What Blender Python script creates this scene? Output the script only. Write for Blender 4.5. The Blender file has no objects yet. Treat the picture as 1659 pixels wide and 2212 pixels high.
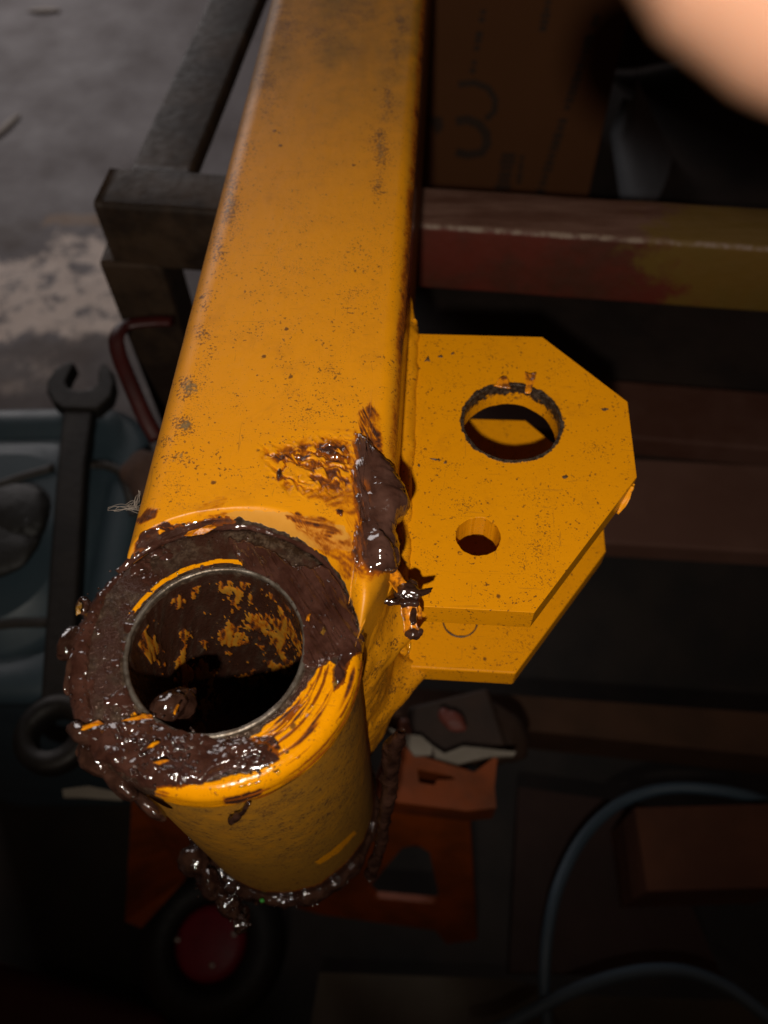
import bpy, bmesh, math
import numpy as np
from mathutils import Matrix, Vector

scene = bpy.context.scene
# ---------------------------------------------------------------- camera
R = np.array([[0.99795077, 0.06136832, -0.0181158],
              [0.04203652, -0.84224081, -0.53746009],
              [-0.04824089, 0.53559718, -0.84309458]])   # rows: right, down, forward
CAM = np.array([0.0555, -0.0880, 0.2114]); F = 1796.2     # focal length in units of a 1659-wide picture
cam = bpy.data.cameras.new('camera'); camo = bpy.data.objects.new('camera', cam)
scene.collection.objects.link(camo)
camo.matrix_world = Matrix([[R[0][i], -R[1][i], -R[2][i], CAM[i]] for i in range(3)] + [[0, 0, 0, 1]])
cam.sensor_fit = 'HORIZONTAL'; cam.sensor_width = 36; cam.lens = 36 * F / 1659
cam.clip_start = .005; cam.clip_end = 100
cam.dof.use_dof = True; cam.dof.focus_distance = .262; cam.dof.aperture_fstop = 12.5
scene.camera = camo

# ---------------------------------------------------------------- world, lamps, exposure
w = bpy.data.worlds.new('World'); scene.world = w; w.use_nodes = True
bg = w.node_tree.nodes['Background']; bg.inputs[0].default_value = (1.0, .50, .26, 1); bg.inputs[1].default_value = .026

def aim(o, target):
    o.rotation_euler = (Vector(target) - o.location).to_track_quat('-Z', 'Y').to_euler()
# the torch held just beside the lens
tl = bpy.data.lights.new('torch_light', 'SPOT'); tl.energy = 7.4; tl.color = (1, .92, .80)
tl.spot_size = math.radians(110); tl.spot_blend = 1.0; tl.shadow_soft_size = .005
to = bpy.data.objects.new('torch_light', tl); scene.collection.objects.link(to)
to.location = (.042, -.19, .28); aim(to, (.02, .26, .0))
# daylight coming in through a far doorway, top left
dl = bpy.data.lights.new('doorway_light', 'AREA'); dl.energy = 42; dl.color = (1, .93, .92)
dl.shape = 'RECTANGLE'; dl.size = 1.6; dl.size_y = 2.0
do = bpy.data.objects.new('doorway_light', dl); scene.collection.objects.link(do)
do.location = (-1.9, 3.6, .9); aim(do, (-.6, 1.2, -.75))
vs = scene.view_settings
vs.view_transform = 'Standard'; vs.look = 'None'; vs.exposure = 0; vs.gamma = 1; vs.use_curve_mapping = False
scene.render.engine = 'CYCLES'

# ---------------------------------------------------------------- measuring helpers
def ray(u, v): return R.T @ np.array([(u - 829.5) / F, (v - 1106) / F, 1.])
def at(u, v, z):
    r = ray(u, v); return CAM + r * (z - CAM[2]) / r[2]
def aty(u, v, y):
    r = ray(u, v); return CAM + r * (y - CAM[1]) / r[1]
def px(P):
    q = (np.asarray(P, float) - CAM) @ R.T
    return 829.5 + F * q[:, 0] / q[:, 2], 1106 + F * q[:, 1] / q[:, 2]

# ---------------------------------------------------------------- noise
def _h(ix, iy, iz, seed):
    h = (ix * 374761393 + iy * 668265263 + iz * 1440662683 + seed * 974634777) & 0xffffffff
    h = ((h ^ (h >> 13)) * 1274126177) & 0xffffffff
    h = ((h ^ (h >> 16)) * 2246822519) & 0xffffffff
    return ((h ^ (h >> 15)) & 0xffffff) / float(0xffffff)
def vnoise(p, seed=0):
    p = np.asarray(p, float); i = np.floor(p).astype(np.int64); f = p - i; f = f * f * (3 - 2 * f); i = i + 100000
    r = 0
    for a in (0, 1):
        wx = f[:, 0] if a else 1 - f[:, 0]
        for b in (0, 1):
            wy = f[:, 1] if b else 1 - f[:, 1]
            for c in (0, 1):
                wz = f[:, 2] if c else 1 - f[:, 2]
                r = r + wx * wy * wz * _h(i[:, 0] + a, i[:, 1] + b, i[:, 2] + c, seed)
    return r
def fbm(p, oct=4, seed=0):
    p = np.asarray(p, float); s = 0; a = .5; t = 0
    for k in range(oct):
        s = s + a * vnoise(p * 2 ** k + 17.3 * k, seed + k); t += a; a *= .5
    return s / t
def n2(u, v, su, sv, oct=3, seed=0):
    return fbm(np.stack([u / su, v / sv, 0 * u + .5], 1), oct, seed)
def ss(a, b, x):
    t = np.clip((x - a) / (b - a), 0, 1); return t * t * (3 - 2 * t)
def sdpoly(u, v, poly):
    poly = np.array(poly, float); n = len(poly); d = np.full(u.shape, 1e18); s = np.ones(u.shape)
    for i in range(n):
        a = poly[i]; b = poly[i - 1]; e = b - a; wx = u - a[0]; wy = v - a[1]
        t = np.clip((wx * e[0] + wy * e[1]) / (e @ e), 0, 1)
        d = np.minimum(d, (wx - e[0] * t) ** 2 + (wy - e[1] * t) ** 2)
        c1 = v >= a[1]; c2 = v < b[1]; c3 = e[0] * wy > e[1] * wx
        flip = (c1 & c2 & c3) | (~c1 & ~c2 & ~c3); s = np.where(flip, -s, s)
    return s * np.sqrt(d)
def patch(u, v, poly, feather=4, amp=14, sc=12, seed=0):
    """soft, ragged mask of a stain with its measured outline"""
    lo = np.array(poly).min(0) - 60; hi = np.array(poly).max(0) + 60
    m = np.zeros(u.shape); k = (u > lo[0]) & (u < hi[0]) & (v > lo[1]) & (v < hi[1])
    if k.any():
        uu, vv = u[k], v[k]
        sd = sdpoly(uu, vv, poly) + (n2(uu, vv, sc, sc, 4, seed) - .5) * 2 * amp
        m[k] = ss(feather, -feather, sd)
    return m
def streak(u, v, ang, length=60, width=5, seed=0):
    c, s = math.cos(math.radians(ang)), math.sin(math.radians(ang))
    return n2(u * c + v * s, -u * s + v * c, length, width, 3, seed)

# ---------------------------------------------------------------- node helpers
class NT:
    def __init__(s, name):
        s.m = bpy.data.materials.new(name); s.m.use_nodes = True; s.t = s.m.node_tree; s.n = s.t.nodes
        s.b = s.n['Principled BSDF']; s.tc = s.n.new('ShaderNodeTexCoord')
    def put(s, sock, val):
        if hasattr(val, 'is_linked'): s.t.links.new(val, sock)
        elif isinstance(val, (tuple, list)) and len(val) == 3 and sock.type == 'RGBA': sock.default_value = (*val, 1)
        else: sock.default_value = val
    def noise(s, scale, detail=3, rough=.55, vec=None, dist=0):
        k = s.n.new('ShaderNodeTexNoise'); k.inputs['Scale'].default_value = scale
        k.inputs['Detail'].default_value = detail; k.inputs['Roughness'].default_value = rough
        k.inputs['Distortion'].default_value = dist
        s.t.links.new(vec or s.tc.outputs['Object'], k.inputs['Vector']); return k.outputs['Fac']
    def vor(s, scale, out='Distance', vec=None, feature='F1'):
        k = s.n.new('ShaderNodeTexVoronoi'); k.feature = feature; k.inputs['Scale'].default_value = scale
        s.t.links.new(vec or s.tc.outputs['Object'], k.inputs['Vector']); return k.outputs[out]
    def scaled(s, sx, sy, sz):
        k = s.n.new('ShaderNodeMapping'); k.inputs['Scale'].default_value = (sx, sy, sz)
        s.t.links.new(s.tc.outputs['Object'], k.inputs['Vector']); return k.outputs[0]
    def math(s, op, a, b=0., clamp=False):
        k = s.n.new('ShaderNodeMath'); k.operation = op; k.use_clamp = clamp
        s.put(k.inputs[0], a); s.put(k.inputs[1], b); return k.outputs[0]
    def step(s, x, lo, hi):
        k = s.n.new('ShaderNodeMapRange'); k.interpolation_type = 'SMOOTHSTEP'
        s.put(k.inputs[0], x); k.inputs[1].default_value = lo; k.inputs[2].default_value = hi; return k.outputs[0]
    def lerp(s, x, a, b):
        k = s.n.new('ShaderNodeMapRange'); s.put(k.inputs[0], x)
        k.inputs[3].default_value = a; k.inputs[4].default_value = b; return k.outputs[0]
    def mix(s, f, a, b):
        k = s.n.new('ShaderNodeMix'); k.data_type = 'RGBA'
        s.put(k.inputs[0], f); s.put(k.inputs[6], a); s.put(k.inputs[7], b); return k.outputs[2]
    def attr(s, name):
        k = s.n.new('ShaderNodeAttribute'); k.attribute_name = name; return k.outputs['Fac']
    def bump(s, h, strength=.3, dist=.001, prev=None):
        k = s.n.new('ShaderNodeBump'); k.inputs['Strength'].default_value = strength
        k.inputs['Distance'].default_value = dist; s.put(k.inputs['Height'], h)
        if prev: s.t.links.new(prev, k.inputs['Normal'])
        return k.outputs[0]
    def out(s, col=None, rough=None, normal=None, metal=None, spec=None, **kw):
        for nme, v in (('Base Color', col), ('Roughness', rough), ('Normal', normal), ('Metallic', metal), ('Specular IOR Level', spec)):
            if v is not None: s.put(s.b.inputs[nme], v)
        for k, v in kw.items(): s.put(s.b.inputs[k], v)
        return s.m
def simple(name, c1, c2, scale=40, rough=.6, bump=.2, dist=.001, metal=0, spec=.4, detail=4):
    t = NT(name); n = t.noise(scale, detail); n3 = t.noise(scale * 6, 3)
    return t.out(t.mix(t.step(n, .35, .65), c1, c2), t.lerp(n3, rough - .1, rough + .1), t.bump(n3, bump, dist), metal, spec)

# painted, greasy, worn steel of the arm; attributes: film (grease film), bare (paint gone), dirt (grime), dust
def make_paint():
    t = NT('yellow_painted_steel')
    film, bare, dirt, dust_dim, tan = t.attr('film'), t.attr('bare'), t.attr('dirt'), t.attr('dust_dim'), t.attr('tan')
    big = t.noise(22, 3); mid = t.noise(170, 4, .6); fine = t.noise(900, 3, .6); fine2 = t.noise(1700, 2, .6)
    col = t.mix(big, (.66, .243, .0004), (.74, .278, .0004))
    # thin dust veil, partly painted dimming
    dm = t.math('MULTIPLY', dust_dim, t.lerp(mid, .55, 1.25), True)
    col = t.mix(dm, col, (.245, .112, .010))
    # specks of grime everywhere, more where dirt says
    sp = t.step(t.math('ADD', t.math('ADD', fine, t.math('MULTIPLY', mid, .42)), t.math('MULTIPLY', dirt, .24)), .868, .915)
    sp2 = t.step(t.math('ADD', t.math('ADD', fine2, t.math('MULTIPLY', t.noise(75, 3), .62)), t.math('MULTIPLY', dirt, .18)), 1.005, 1.06)
    ch = t.math('MULTIPLY', t.step(t.math('ADD', t.vor(105), t.math('MULTIPLY', t.noise(900, 3), .10)), .165, .115), t.step(t.noise(260, 3), .48, .54))
    ch2 = t.math('MULTIPLY', t.step(t.math('ADD', t.vor(330), t.math('MULTIPLY', t.noise(1900, 3), .12)), .20, .13), t.step(t.noise(48, 4, .7), .52, .60))
    ch = t.math('MAXIMUM', ch, ch2)
    spk = t.math('MAXIMUM', t.math('MULTIPLY', sp, .85), t.math('MAXIMUM', t.math('MULTIPLY', sp2, .7), t.math('MULTIPLY', ch, .9)))
    col = t.mix(spk, col, (.10, .038, .010))
    # grime patches
    g = t.step(t.math('ADD', t.math('MULTIPLY', dirt, .8), t.math('MULTIPLY', t.math('SUBTRACT', t.noise(420, 4, .7), .5), 1.5)), .52, .78)
    col = t.mix(t.math('MULTIPLY', g, .75), col, t.mix(mid, (.10, .065, .022), (.22, .17, .09)))
    # scratches and thumbed smudges
    sc1 = t.step(t.noise(1, 4, .6, t.scaled(45, 900, 400), .6), .655, .70); sc2 = t.step(t.noise(1, 4, .6, t.scaled(700, 60, 400), .8), .67, .71)
    col = t.mix(t.math('MULTIPLY', t.math('MAXIMUM', sc1, sc2), .42), col, (.20, .085, .012))
    sm = t.math('MULTIPLY', t.step(t.noise(34, 5, .68, None, 1.2), .50, .72), t.step(t.noise(220, 4, .7), .34, .62))
    col = t.mix(t.math('MULTIPLY', sm, .30), col, (.30, .105, .006))
    # tan scraped primer
    tn = t.step(t.math('ADD', tan, t.math('MULTIPLY', t.math('SUBTRACT', mid, .5), .5)), .42, .58)
    col = t.mix(tn, col, t.mix(t.noise(260, 3), (.56, .255, .040), (.48, .205, .022)))
    # bare steel
    bm = t.step(t.math('ADD', bare, t.math('MULTIPLY', t.math('SUBTRACT', t.noise(330, 4, .65), .5), .55)), .46, .54)
    steel = t.mix(t.step(t.noise(520, 4, .7), .38, .74), (.030, .017, .011), (.130, .090, .062))
    col = t.mix(bm, col, steel)
    # grease film
    fm = t.math('ADD', film, t.math('MULTIPLY', t.math('SUBTRACT', t.noise(600, 4, .6), .5), t.math('MULTIPLY', t.step(film, .02, .4), .5)), True)
    fcol = t.mix(t.step(fm, .25, .75), t.mix(bm, (.34, .085, .003), (.052, .025, .017)), (.044, .017, .011))
    col = t.mix(t.step(fm, .08, .5), col, fcol)
    wet = t.attr('wet')
    ro = t.mix(t.math('MAXIMUM', t.step(fm, .1, .5), wet), t.mix(dm, (.40,) * 3, (.62,) * 3), (.17,) * 3)
    b1 = t.bump(t.noise(240, 2), .10, .0008); b2 = t.bump(t.math('ADD', t.noise(1500, 3), t.math('MULTIPLY', spk, .8)), .16, .0003, b1)
    b3 = t.bump(t.math('MULTIPLY', t.noise(900, 4, .7), t.math('ADD', fm, bm)), .55, .0006, b2)
    return t.out(col, ro, b3, t.math('MULTIPLY', bm, .35), .26)
def make_grease():
    t = NT('brown_grease'); h = t.attr('thick')
    n = t.noise(140, 4); f = t.noise(1500, 4, .7)
    dark = t.mix(t.step(n, .35, .68), (.030, .0105, .0070), (.054, .0215, .0150))
    col = t.mix(t.step(h, .15, .75), (.20, .048, .004), dark)
    grit = t.step(t.noise(1000, 3), .66, .72)
    col = t.mix(t.math('MULTIPLY', grit, .7), col, (.016, .010, .007))
    b = t.bump(t.noise(300, 1, .4), .55, .0012)
    b = t.bump(t.noise(900, 1, .4), .22, .0004, b)
    return t.out(col, t.lerp(n, .07, .17), b, 0, .9)
def make_smooth_grease():
    t = NT('smooth_brown_grease'); h = t.attr('thick'); n = t.noise(140, 4)
    dark = t.mix(t.step(n, .35, .68), (.042, .017, .0115), (.072, .033, .024))
    col = t.mix(t.step(h, .12, .6), (.26, .065, .006), dark)
    col = t.mix(t.math('MULTIPLY', t.step(t.noise(900, 3), .68, .73), .6), col, (.02, .011, .007))
    b = t.bump(t.noise(300, 1, .4), .65, .0012); b = t.bump(t.noise(1100, 1, .4), .18, .0003, b)
    return t.out(col, t.lerp(n, .08, .16), b, 0, .9)
def make_gritty():
    t = NT('gritty_grease'); n = t.noise(180, 4)
    col = t.mix(t.step(n, .35, .68), (.018, .0075, .005), (.044, .019, .0125))
    b = t.bump(t.noise(230, 1, .4), .8, .0022); b = t.bump(t.noise(800, 1, .4), .35, .0005, b)
    return t.out(col, t.lerp(n, .06, .14), b, 0, 1.)
M = {'paint': make_paint(), 'grease': make_grease(), 'gritty': make_gritty(), 'smooth': make_smooth_grease()}
def make_flake():
    t = NT('greasy_paint_flake'); n = t.noise(350, 4, .65)
    col = t.mix(t.step(n, .42, .62), (.62, .20, .004), (.15, .045, .008))
    return t.out(col, .25, t.bump(t.noise(900, 3), .5, .0004), 0, .5)
M['flake'] = make_flake()

# ---------------------------------------------------------------- object helpers
col_ = scene.collection
def grid_faces(n, m, wrap_n=False, wrap_m=False):
    i = np.arange(n if wrap_n else n - 1); j = np.arange(m if wrap_m else m - 1)
    I, J = np.meshgrid(i, j, indexing='ij'); I2 = (I + 1) % n; J2 = (J + 1) % m
    return np.stack([I * m + J, I2 * m + J, I2 * m + J2, I * m + J2], -1).reshape(-1, 4)
def mk(name, V, Fc, mat, parent=None, smooth=True, attrs=None, base=True):
    V = np.asarray(V, float); lo, hi = V.min(0), V.max(0)
    c = np.array([(lo[0] + hi[0]) / 2, (lo[1] + hi[1]) / 2, lo[2]])
    me = bpy.data.meshes.new(name); me.from_pydata((V - c).tolist(), [], [list(map(int, f)) for f in Fc])
    me.update()
    for k, a in (attrs or {}).items():
        at_ = me.attributes.new(k, 'FLOAT', 'POINT'); at_.data.foreach_set('value', np.asarray(a, np.float32))
    if smooth: me.polygons.foreach_set('use_smooth', np.ones(len(me.polygons), bool))
    me.materials.append(M[mat] if isinstance(mat, str) else mat)
    o = bpy.data.objects.new(name, me); col_.objects.link(o)
    if parent is not None:
        o.parent = parent; o.location = Vector(c) - world_loc(parent)
    else: o.location = c
    return o
def world_loc(o):
    l = Vector(o.location)
    while o.parent: o = o.parent; l = l + o.location
    return l
def empty(name, loc):
    o = bpy.data.objects.new(name, None); o.location = loc; o.empty_display_size = .05; col_.objects.link(o); return o
def tag(o, label=None, cat=None, group=None, kind=None):
    if label: o['label'] = label
    if cat: o['category'] = cat
    if group: o['group'] = group
    if kind: o['kind'] = kind
    return o
def bm_arrays(bm):
    bm.verts.ensure_lookup_table(); bm.verts.index_update()
    return np.array([v.co[:] for v in bm.verts]), [[v.index for v in f.verts] for f in bm.faces]
def box_arr(c, size, rot=None, bev=.002, seg=2):
    bm = bmesh.new(); bmesh.ops.create_cube(bm, size=1)
    for v in bm.verts: v.co = Vector((v.co.x * size[0], v.co.y * size[1], v.co.z * size[2]))
    if bev: bmesh.ops.bevel(bm, geom=bm.edges[:], offset=bev, segments=seg, affect='EDGES', profile=.5)
    V, Fc = bm_arrays(bm); bm.free()
    if rot is not None: V = V @ np.array(rot.to_3x3()).T
    return V + np.array(c), Fc
def box(name, c, size, mat, parent=None, rot=None, bev=.002, seg=2, smooth=False):
    V, Fc = box_arr(c, size, rot, bev, seg); return mk(name, V, Fc, mat, parent, smooth)
def tube_arr(pts, rad, seg=16, closed=False, flat=1.0, nz=0, sc=200, seed=0, sub=1, caps=True):
    pts = np.array(pts, float); rad = np.array(rad, float) * np.ones(len(pts))
    if sub > 1:   # catmull-rom resample
        P = np.vstack([pts[-1], pts, pts[:2]]) if closed else np.vstack([2 * pts[0] - pts[1], pts, 2 * pts[-1] - pts[-2]])
        Rr = np.concatenate([[rad[-1]], rad, rad[:2]]) if closed else np.concatenate([[rad[0]], rad, [rad[-1]]])
        o, orr = [], []
        for i in range(1, len(P) - 2):
            for k in range(sub):
                t = k / sub; a, b, c, d = P[i - 1], P[i], P[i + 1], P[i + 2]
                o.append(.5 * (2 * b + (c - a) * t + (2 * a - 5 * b + 4 * c - d) * t * t + (3 * b - a - 3 * c + d) * t ** 3))
                orr.append(Rr[i] * (1 - t) + Rr[i + 1] * t)
        if not closed: o.append(P[-2]); orr.append(Rr[-2])
        pts, rad = np.array(o), np.array(orr)
    n = len(pts); T = np.gradient(pts, axis=0)
    if closed: T = np.roll(pts, -1, 0) - np.roll(pts, 1, 0)
    T /= np.linalg.norm(T, axis=1)[:, None] + 1e-12
    ref = np.array([0, 0, 1.]) if abs(T[:, 2]).mean() < .8 else np.array([0, 1., 0])
    A = np.cross(T, ref); A /= np.linalg.norm(A, axis=1)[:, None] + 1e-9; B = np.cross(A, T)
    th = np.linspace(0, 2 * np.pi, seg, endpoint=False)
    off = A[:, None] * np.cos(th)[None, :, None] + flat * B[:, None] * np.sin(th)[None, :, None]
    V = (pts[:, None] + off * rad[:, None, None]).reshape(-1, 3)
    if nz:
        nn = fbm(V * sc, 4, seed) - .5; d = V - np.repeat(pts, seg, 0)
        V = np.repeat(pts, seg, 0) + d * (1 + nz * 2 * nn)[:, None]
    Fc = grid_faces(n, seg, closed, True).tolist()
    if not closed and caps:
        Fc += [list(range(seg))[::-1], list(range((n - 1) * seg, n * seg))]
    return V, Fc
def tube(name, pts, rad, mat, parent=None, **k):
    V, Fc = tube_arr(pts, rad, **k); return mk(name, V, Fc, mat, parent)
def blob_arr(c, r, nz=.5, sc=150, seed=0, sub=4, rot=None, spike=0):
    bm = bmesh.new(); bmesh.ops.create_icosphere(bm, subdivisions=sub, radius=1)
    V, Fc = bm_arrays(bm); bm.free(); N = V.copy(); V = V * np.array(r)
    if rot is not None: V = V @ np.array(rot.to_3x3()).T
    n = fbm((V + np.array(c)) * sc, 5, seed) - .5
    k = 1 + 2 * nz * n
    if spike: k = k + spike * np.maximum(0, fbm((V + np.array(c)) * sc * 1.9, 2, seed + 9) - .58) * 6
    return V * k[:, None] + np.array(c), Fc
def join(parts):
    V, Fc, o = [], [], 0
    for v, f in parts:
        V.append(v); Fc += [[i + o for i in x] for x in (f.tolist() if hasattr(f, 'tolist') else f)]; o += len(v)
    return np.vstack(V), Fc
def keep_faces(V, Fc, mask, attrs):
    """drop faces that lie wholly below the surface, and the vertices left over"""
    Fc = np.asarray(Fc); k = mask[Fc].any(1); Fc = Fc[k]; used = np.unique(Fc)
    re = np.full(len(V), -1); re[used] = np.arange(len(used))
    return V[used], re[Fc], {a: b[used] for a, b in attrs.items()}

# ================================================================ THE SETTING
def make_floor():
    t = NT('worn_concrete_floor')
    big = t.noise(1.3, 4); mid = t.noise(9, 5, .6); fi = t.noise(60, 4)
    col = t.mix(t.step(big, .3, .7), (.095, .078, .080), (.150, .128, .134))
    col = t.mix(t.math('MULTIPLY', t.step(mid, .5, .72), .35), col, (.07, .05, .043))
    col = t.mix(t.math('MULTIPLY', t.step(t.noise(75, 5, .7), .56, .68), .5), col, (.055, .042, .037))
    wp = t.attr('white')
    wn = t.step(t.math('ADD', wp, t.math('MULTIPLY', t.math('SUBTRACT', t.noise(19, 9, .78), .5), 2.6)), .34, .62)
    col = t.mix(wn, col, t.mix(t.noise(40, 3), (.80, .68, .60), (.52, .42, .36)))
    br = t.step(t.math('ADD', t.attr('brown'), t.math('SUBTRACT', t.noise(18, 4), .5)), .35, .8)
    col = t.mix(t.math('MULTIPLY', br, .75), col, (.075, .050, .040))
    ye = t.step(t.math('ADD', t.attr('yellow'), t.math('SUBTRACT', t.noise(22, 4), .5)), .45, .75)
    col = t.mix(t.math('MULTIPLY', ye, .5), col, (.30, .16, .05))
    return t.out(col, t.lerp(mid, .45, .8), t.bump(fi, .3, .003), 0, .35)
M['floor'] = make_floor()
ZF = -.75
xs = np.concatenate([[-12, -6, -3], np.arange(-1.6, 1.0, .02), [2, 5, 12]]); ys = np.concatenate([[-8, -3, -1], np.arange(-.3, 2.3, .02), [3, 6, 12]])
X, Y = np.meshgrid(xs, ys, indexing='ij'); V = np.stack([X.ravel(), Y.ravel(), 0 * X.ravel() + ZF], 1)
ok = (V @ R[2] - CAM @ R[2]) > .1; u, v = px(V); u = np.where(ok, u, 9e4); v = np.where(ok, v, 9e4)
white = patch(u, v, [(-60, 560), (60, 540), (150, 500), (235, 480), (330, 520), (330, 720), (160, 760), (60, 740), (-60, 760)], 40, 20, 60, 3)
white = np.maximum(white, .75 * patch(u, v, [(-60, 775), (80, 760), (150, 790), (130, 850), (-60, 870)], 25, 20, 60, 5))
brown = patch(u, v, [(-60, 760), (150, 730), (330, 700), (360, 1000), (-60, 1000)], 30, 20, 60, 6)
brown = np.maximum(brown, .7 * patch(u, v, [(-60, 470), (90, 470), (110, 520), (-60, 570)], 25, 15, 60, 8))
yellow = patch(u, v, [(90, 462), (330, 462), (330, 490), (90, 485)], 14, 6, 30, 4)
floor = mk('floor', V, grid_faces(len(xs), len(ys)), 'floor', None, False, {'white': white * .58, 'brown': brown, 'yellow': yellow})
tag(floor, kind='structure')

# ---------------------------------------------------------------- the metal stand the arm lies on
def make_rail_mat():
    t = NT('chipped_red_frame_paint')
    n = t.noise(26, 5, .62); st = t.noise(6, 5, .7, t.scaled(3, 30, 30)); f = t.noise(160, 4)
    left = t.attr('old'); yel = t.attr('yellow'); edge = t.attr('edge')
    red = t.mix(t.step(n, .35, .7), (.080, .012, .006), (.046, .014, .007))
    dusty = t.mix(t.step(st, .35, .65), (.13, .068, .050), (.075, .032, .021))
    col = t.mix(t.attr('top'), red, dusty)
    ye = t.step(t.math('ADD', yel, t.math('MULTIPLY', t.math('SUBTRACT', n, .5), 1.2)), .45, .65)
    col = t.mix(t.math('MULTIPLY', ye, .75), col, (.11, .066, .008))
    old = t.mix(t.step(n, .4, .65), (.012, .006, .003), (.034, .019, .010))
    old = t.mix(t.step(t.noise(14, 4), .62, .75), old, (.034, .038, .033))
    col = t.mix(left, col, old)
    en = t.step(t.math('ADD', edge, t.math('MULTIPLY', t.math('SUBTRACT', t.noise(110, 4), .5), 1.1)), .5, .7)
    col = t.mix(t.math('MULTIPLY', en, t.math('SUBTRACT', 1., left)), col, (.17, .115, .085))
    return t.out(col, t.lerp(f, .5, .8), t.bump(t.math('ADD', n, f), .35, .001), 0, .3)
M['rail'] = make_rail_mat()
ZR = -.0965
stand = tag(empty('metal_stand', (.2, .6, ZF)), 'chipped red and bare steel stand frame carrying the yellow arm', 'stand')
def rail_bar(name, p0, p1, wd, ht, oldf, ztop, along_old=None):
    """box-section bar: fine grid so that its paint can be told by place"""
    p0 = np.array(p0, float); p1 = np.array(p1, float); L = np.linalg.norm(p1 - p0); d = (p1 - p0) / L; s = np.array([-d[1], d[0]])
    r = .0035; sec = []
    for cx_, cz_, a0 in ((wd / 2 - r, -r, 0), (-wd / 2 + r, -r, 90), (-wd / 2 + r, -ht + r, 180), (wd / 2 - r, -ht + r, 270)):
        for k in range(5):
            a = math.radians(a0 + k * 22.5); sec.append((cx_ + r * math.cos(a), cz_ + r * math.sin(a), math.sin(a)))
    sec = np.array(sec); n = max(8, int(L / .006)); tt = np.linspace(0, L, n)
    P = np.zeros((n, len(sec), 3)); P[:, :, 0] = p0[0] + d[0] * tt[:, None] + s[0] * sec[None, :, 0]
    P[:, :, 1] = p0[1] + d[1] * tt[:, None] + s[1] * sec[None, :, 0]; P[:, :, 2] = ztop + sec[None, :, 1]
    V = P.reshape(-1, 3); V[:, 2] += (n2(V[:, 0], V[:, 1], .03, .03, 3, 4) - .5) * .0012
    m = len(sec); top = np.tile((sec[:, 2] > .5).astype(float), n)
    edge = np.tile(((sec[:, 2] > .3) & (sec[:, 2] < .95)).astype(float), n) * .62
    yel = ss(.08, .27, V[:, 0]) if oldf is None else 0 * V[:, 0]
    old = ss(.035, .0, V[:, 0]) if oldf is None else np.full(len(V), oldf)
    Fc = grid_faces(n, m, False, True).tolist() + [list(range(m))[::-1], list(range((n - 1) * m, n * m))]
    return mk(name, V, Fc, 'rail', stand, True, {'top': top, 'edge': edge, 'yellow': yel, 'old': old})
A = (-.143, .329); B = (.62, .282)
rail_bar('crossbar', B, A, .036, .047, None, ZR)
rail_bar('side_bar', (-.112, .345), (-.060, 1.15), .039, .012, 1.0, ZR - .0015)
rail_bar('side_bar', (.60, .31), (.62, 1.1), .038, .047, .2, ZR - .0015)
rail_bar('crossbar', (.62, 1.08), (-.075, 1.12), .036, .047, .6, ZR - .003)
for n_, (x, y) in enumerate(((-.134, .3275), (.602, .284), (.60, 1.08), (-.062, 1.12))):
    V, Fc = box_arr((x, y, (ZR - .002 + ZF) / 2 - .02), (.040, .037, ZR - .002 - ZF - .04), None, .003)
    nV = len(V)
    mk('post', V, Fc, 'rail', stand, False, {'top': np.zeros(nV), 'edge': np.zeros(nV), 'yellow': np.zeros(nV), 'old': np.full(nV, 1. if n_ in (0, 3) else .3)})
M['shelf'] = simple('added_dark_shelf', (.010, .006, .0045), (.020, .012, .009), 14, .7, .3)
box('shelf', (.27, .66, -.36), (.70, .78, .018), 'shelf', stand)  # dark shelf added to carry the box and keep the floor behind dark
M['shelfrail'] = simple('dusty_brown_rail', (.055, .018, .010), (.075, .032, .022), 18, .7, .3)
M['shelfplank'] = simple('dusty_plank', (.085, .036, .024), (.105, .048, .034), 12, .75, .3)
box('shelf_rail', (.30, .358, -.336), (.76, .060, .024), 'shelfrail', stand, Matrix.Rotation(math.radians(-3.5), 3, 'Z'))
box('shelf_plank', (.33, .285, -.356), (.72, .083, .022), 'shelfplank', stand, Matrix.Rotation(math.radians(-1.0), 3, 'Z'))

# ================================================================ THE YELLOW ARM
arm = tag(empty('steel_arm', (0, 0, -.178)), 'greasy yellow painted steel arm with open barrel end and twin drilled lugs', 'machine arm')
ZB = .0067; XL, XR = -.0312, .0462; RL, RR = .009, .0065; BOT = -.0955
def beam_section():
    s = []
    for z in np.linspace(BOT + .006, ZB - RR, 70): s.append((XR, z, 1, 0))
    for a in np.linspace(0, 90, 12)[1:-1]:
        c, d = math.cos(math.radians(a)), math.sin(math.radians(a)); s.append((XR - RR + RR * c, ZB - RR + RR * d, c, d))
    for x in np.linspace(XR - RR, XL + RL, 200): s.append((x, ZB, 0, 1))
    for a in np.linspace(90, 180, 14)[1:-1]:
        c, d = math.cos(math.radians(a)), math.sin(math.radians(a)); s.append((XL + RL + RL * c, ZB - RL + RL * d, c, d))
    for z in np.linspace(ZB - RL, BOT + .006, 30): s.append((XL, z, -1, 0))
    for x in np.linspace(XL + .006, XR - .006, 12): s.append((x, BOT, 0, -1))
    return np.array(s)
SEC = beam_section()
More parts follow.
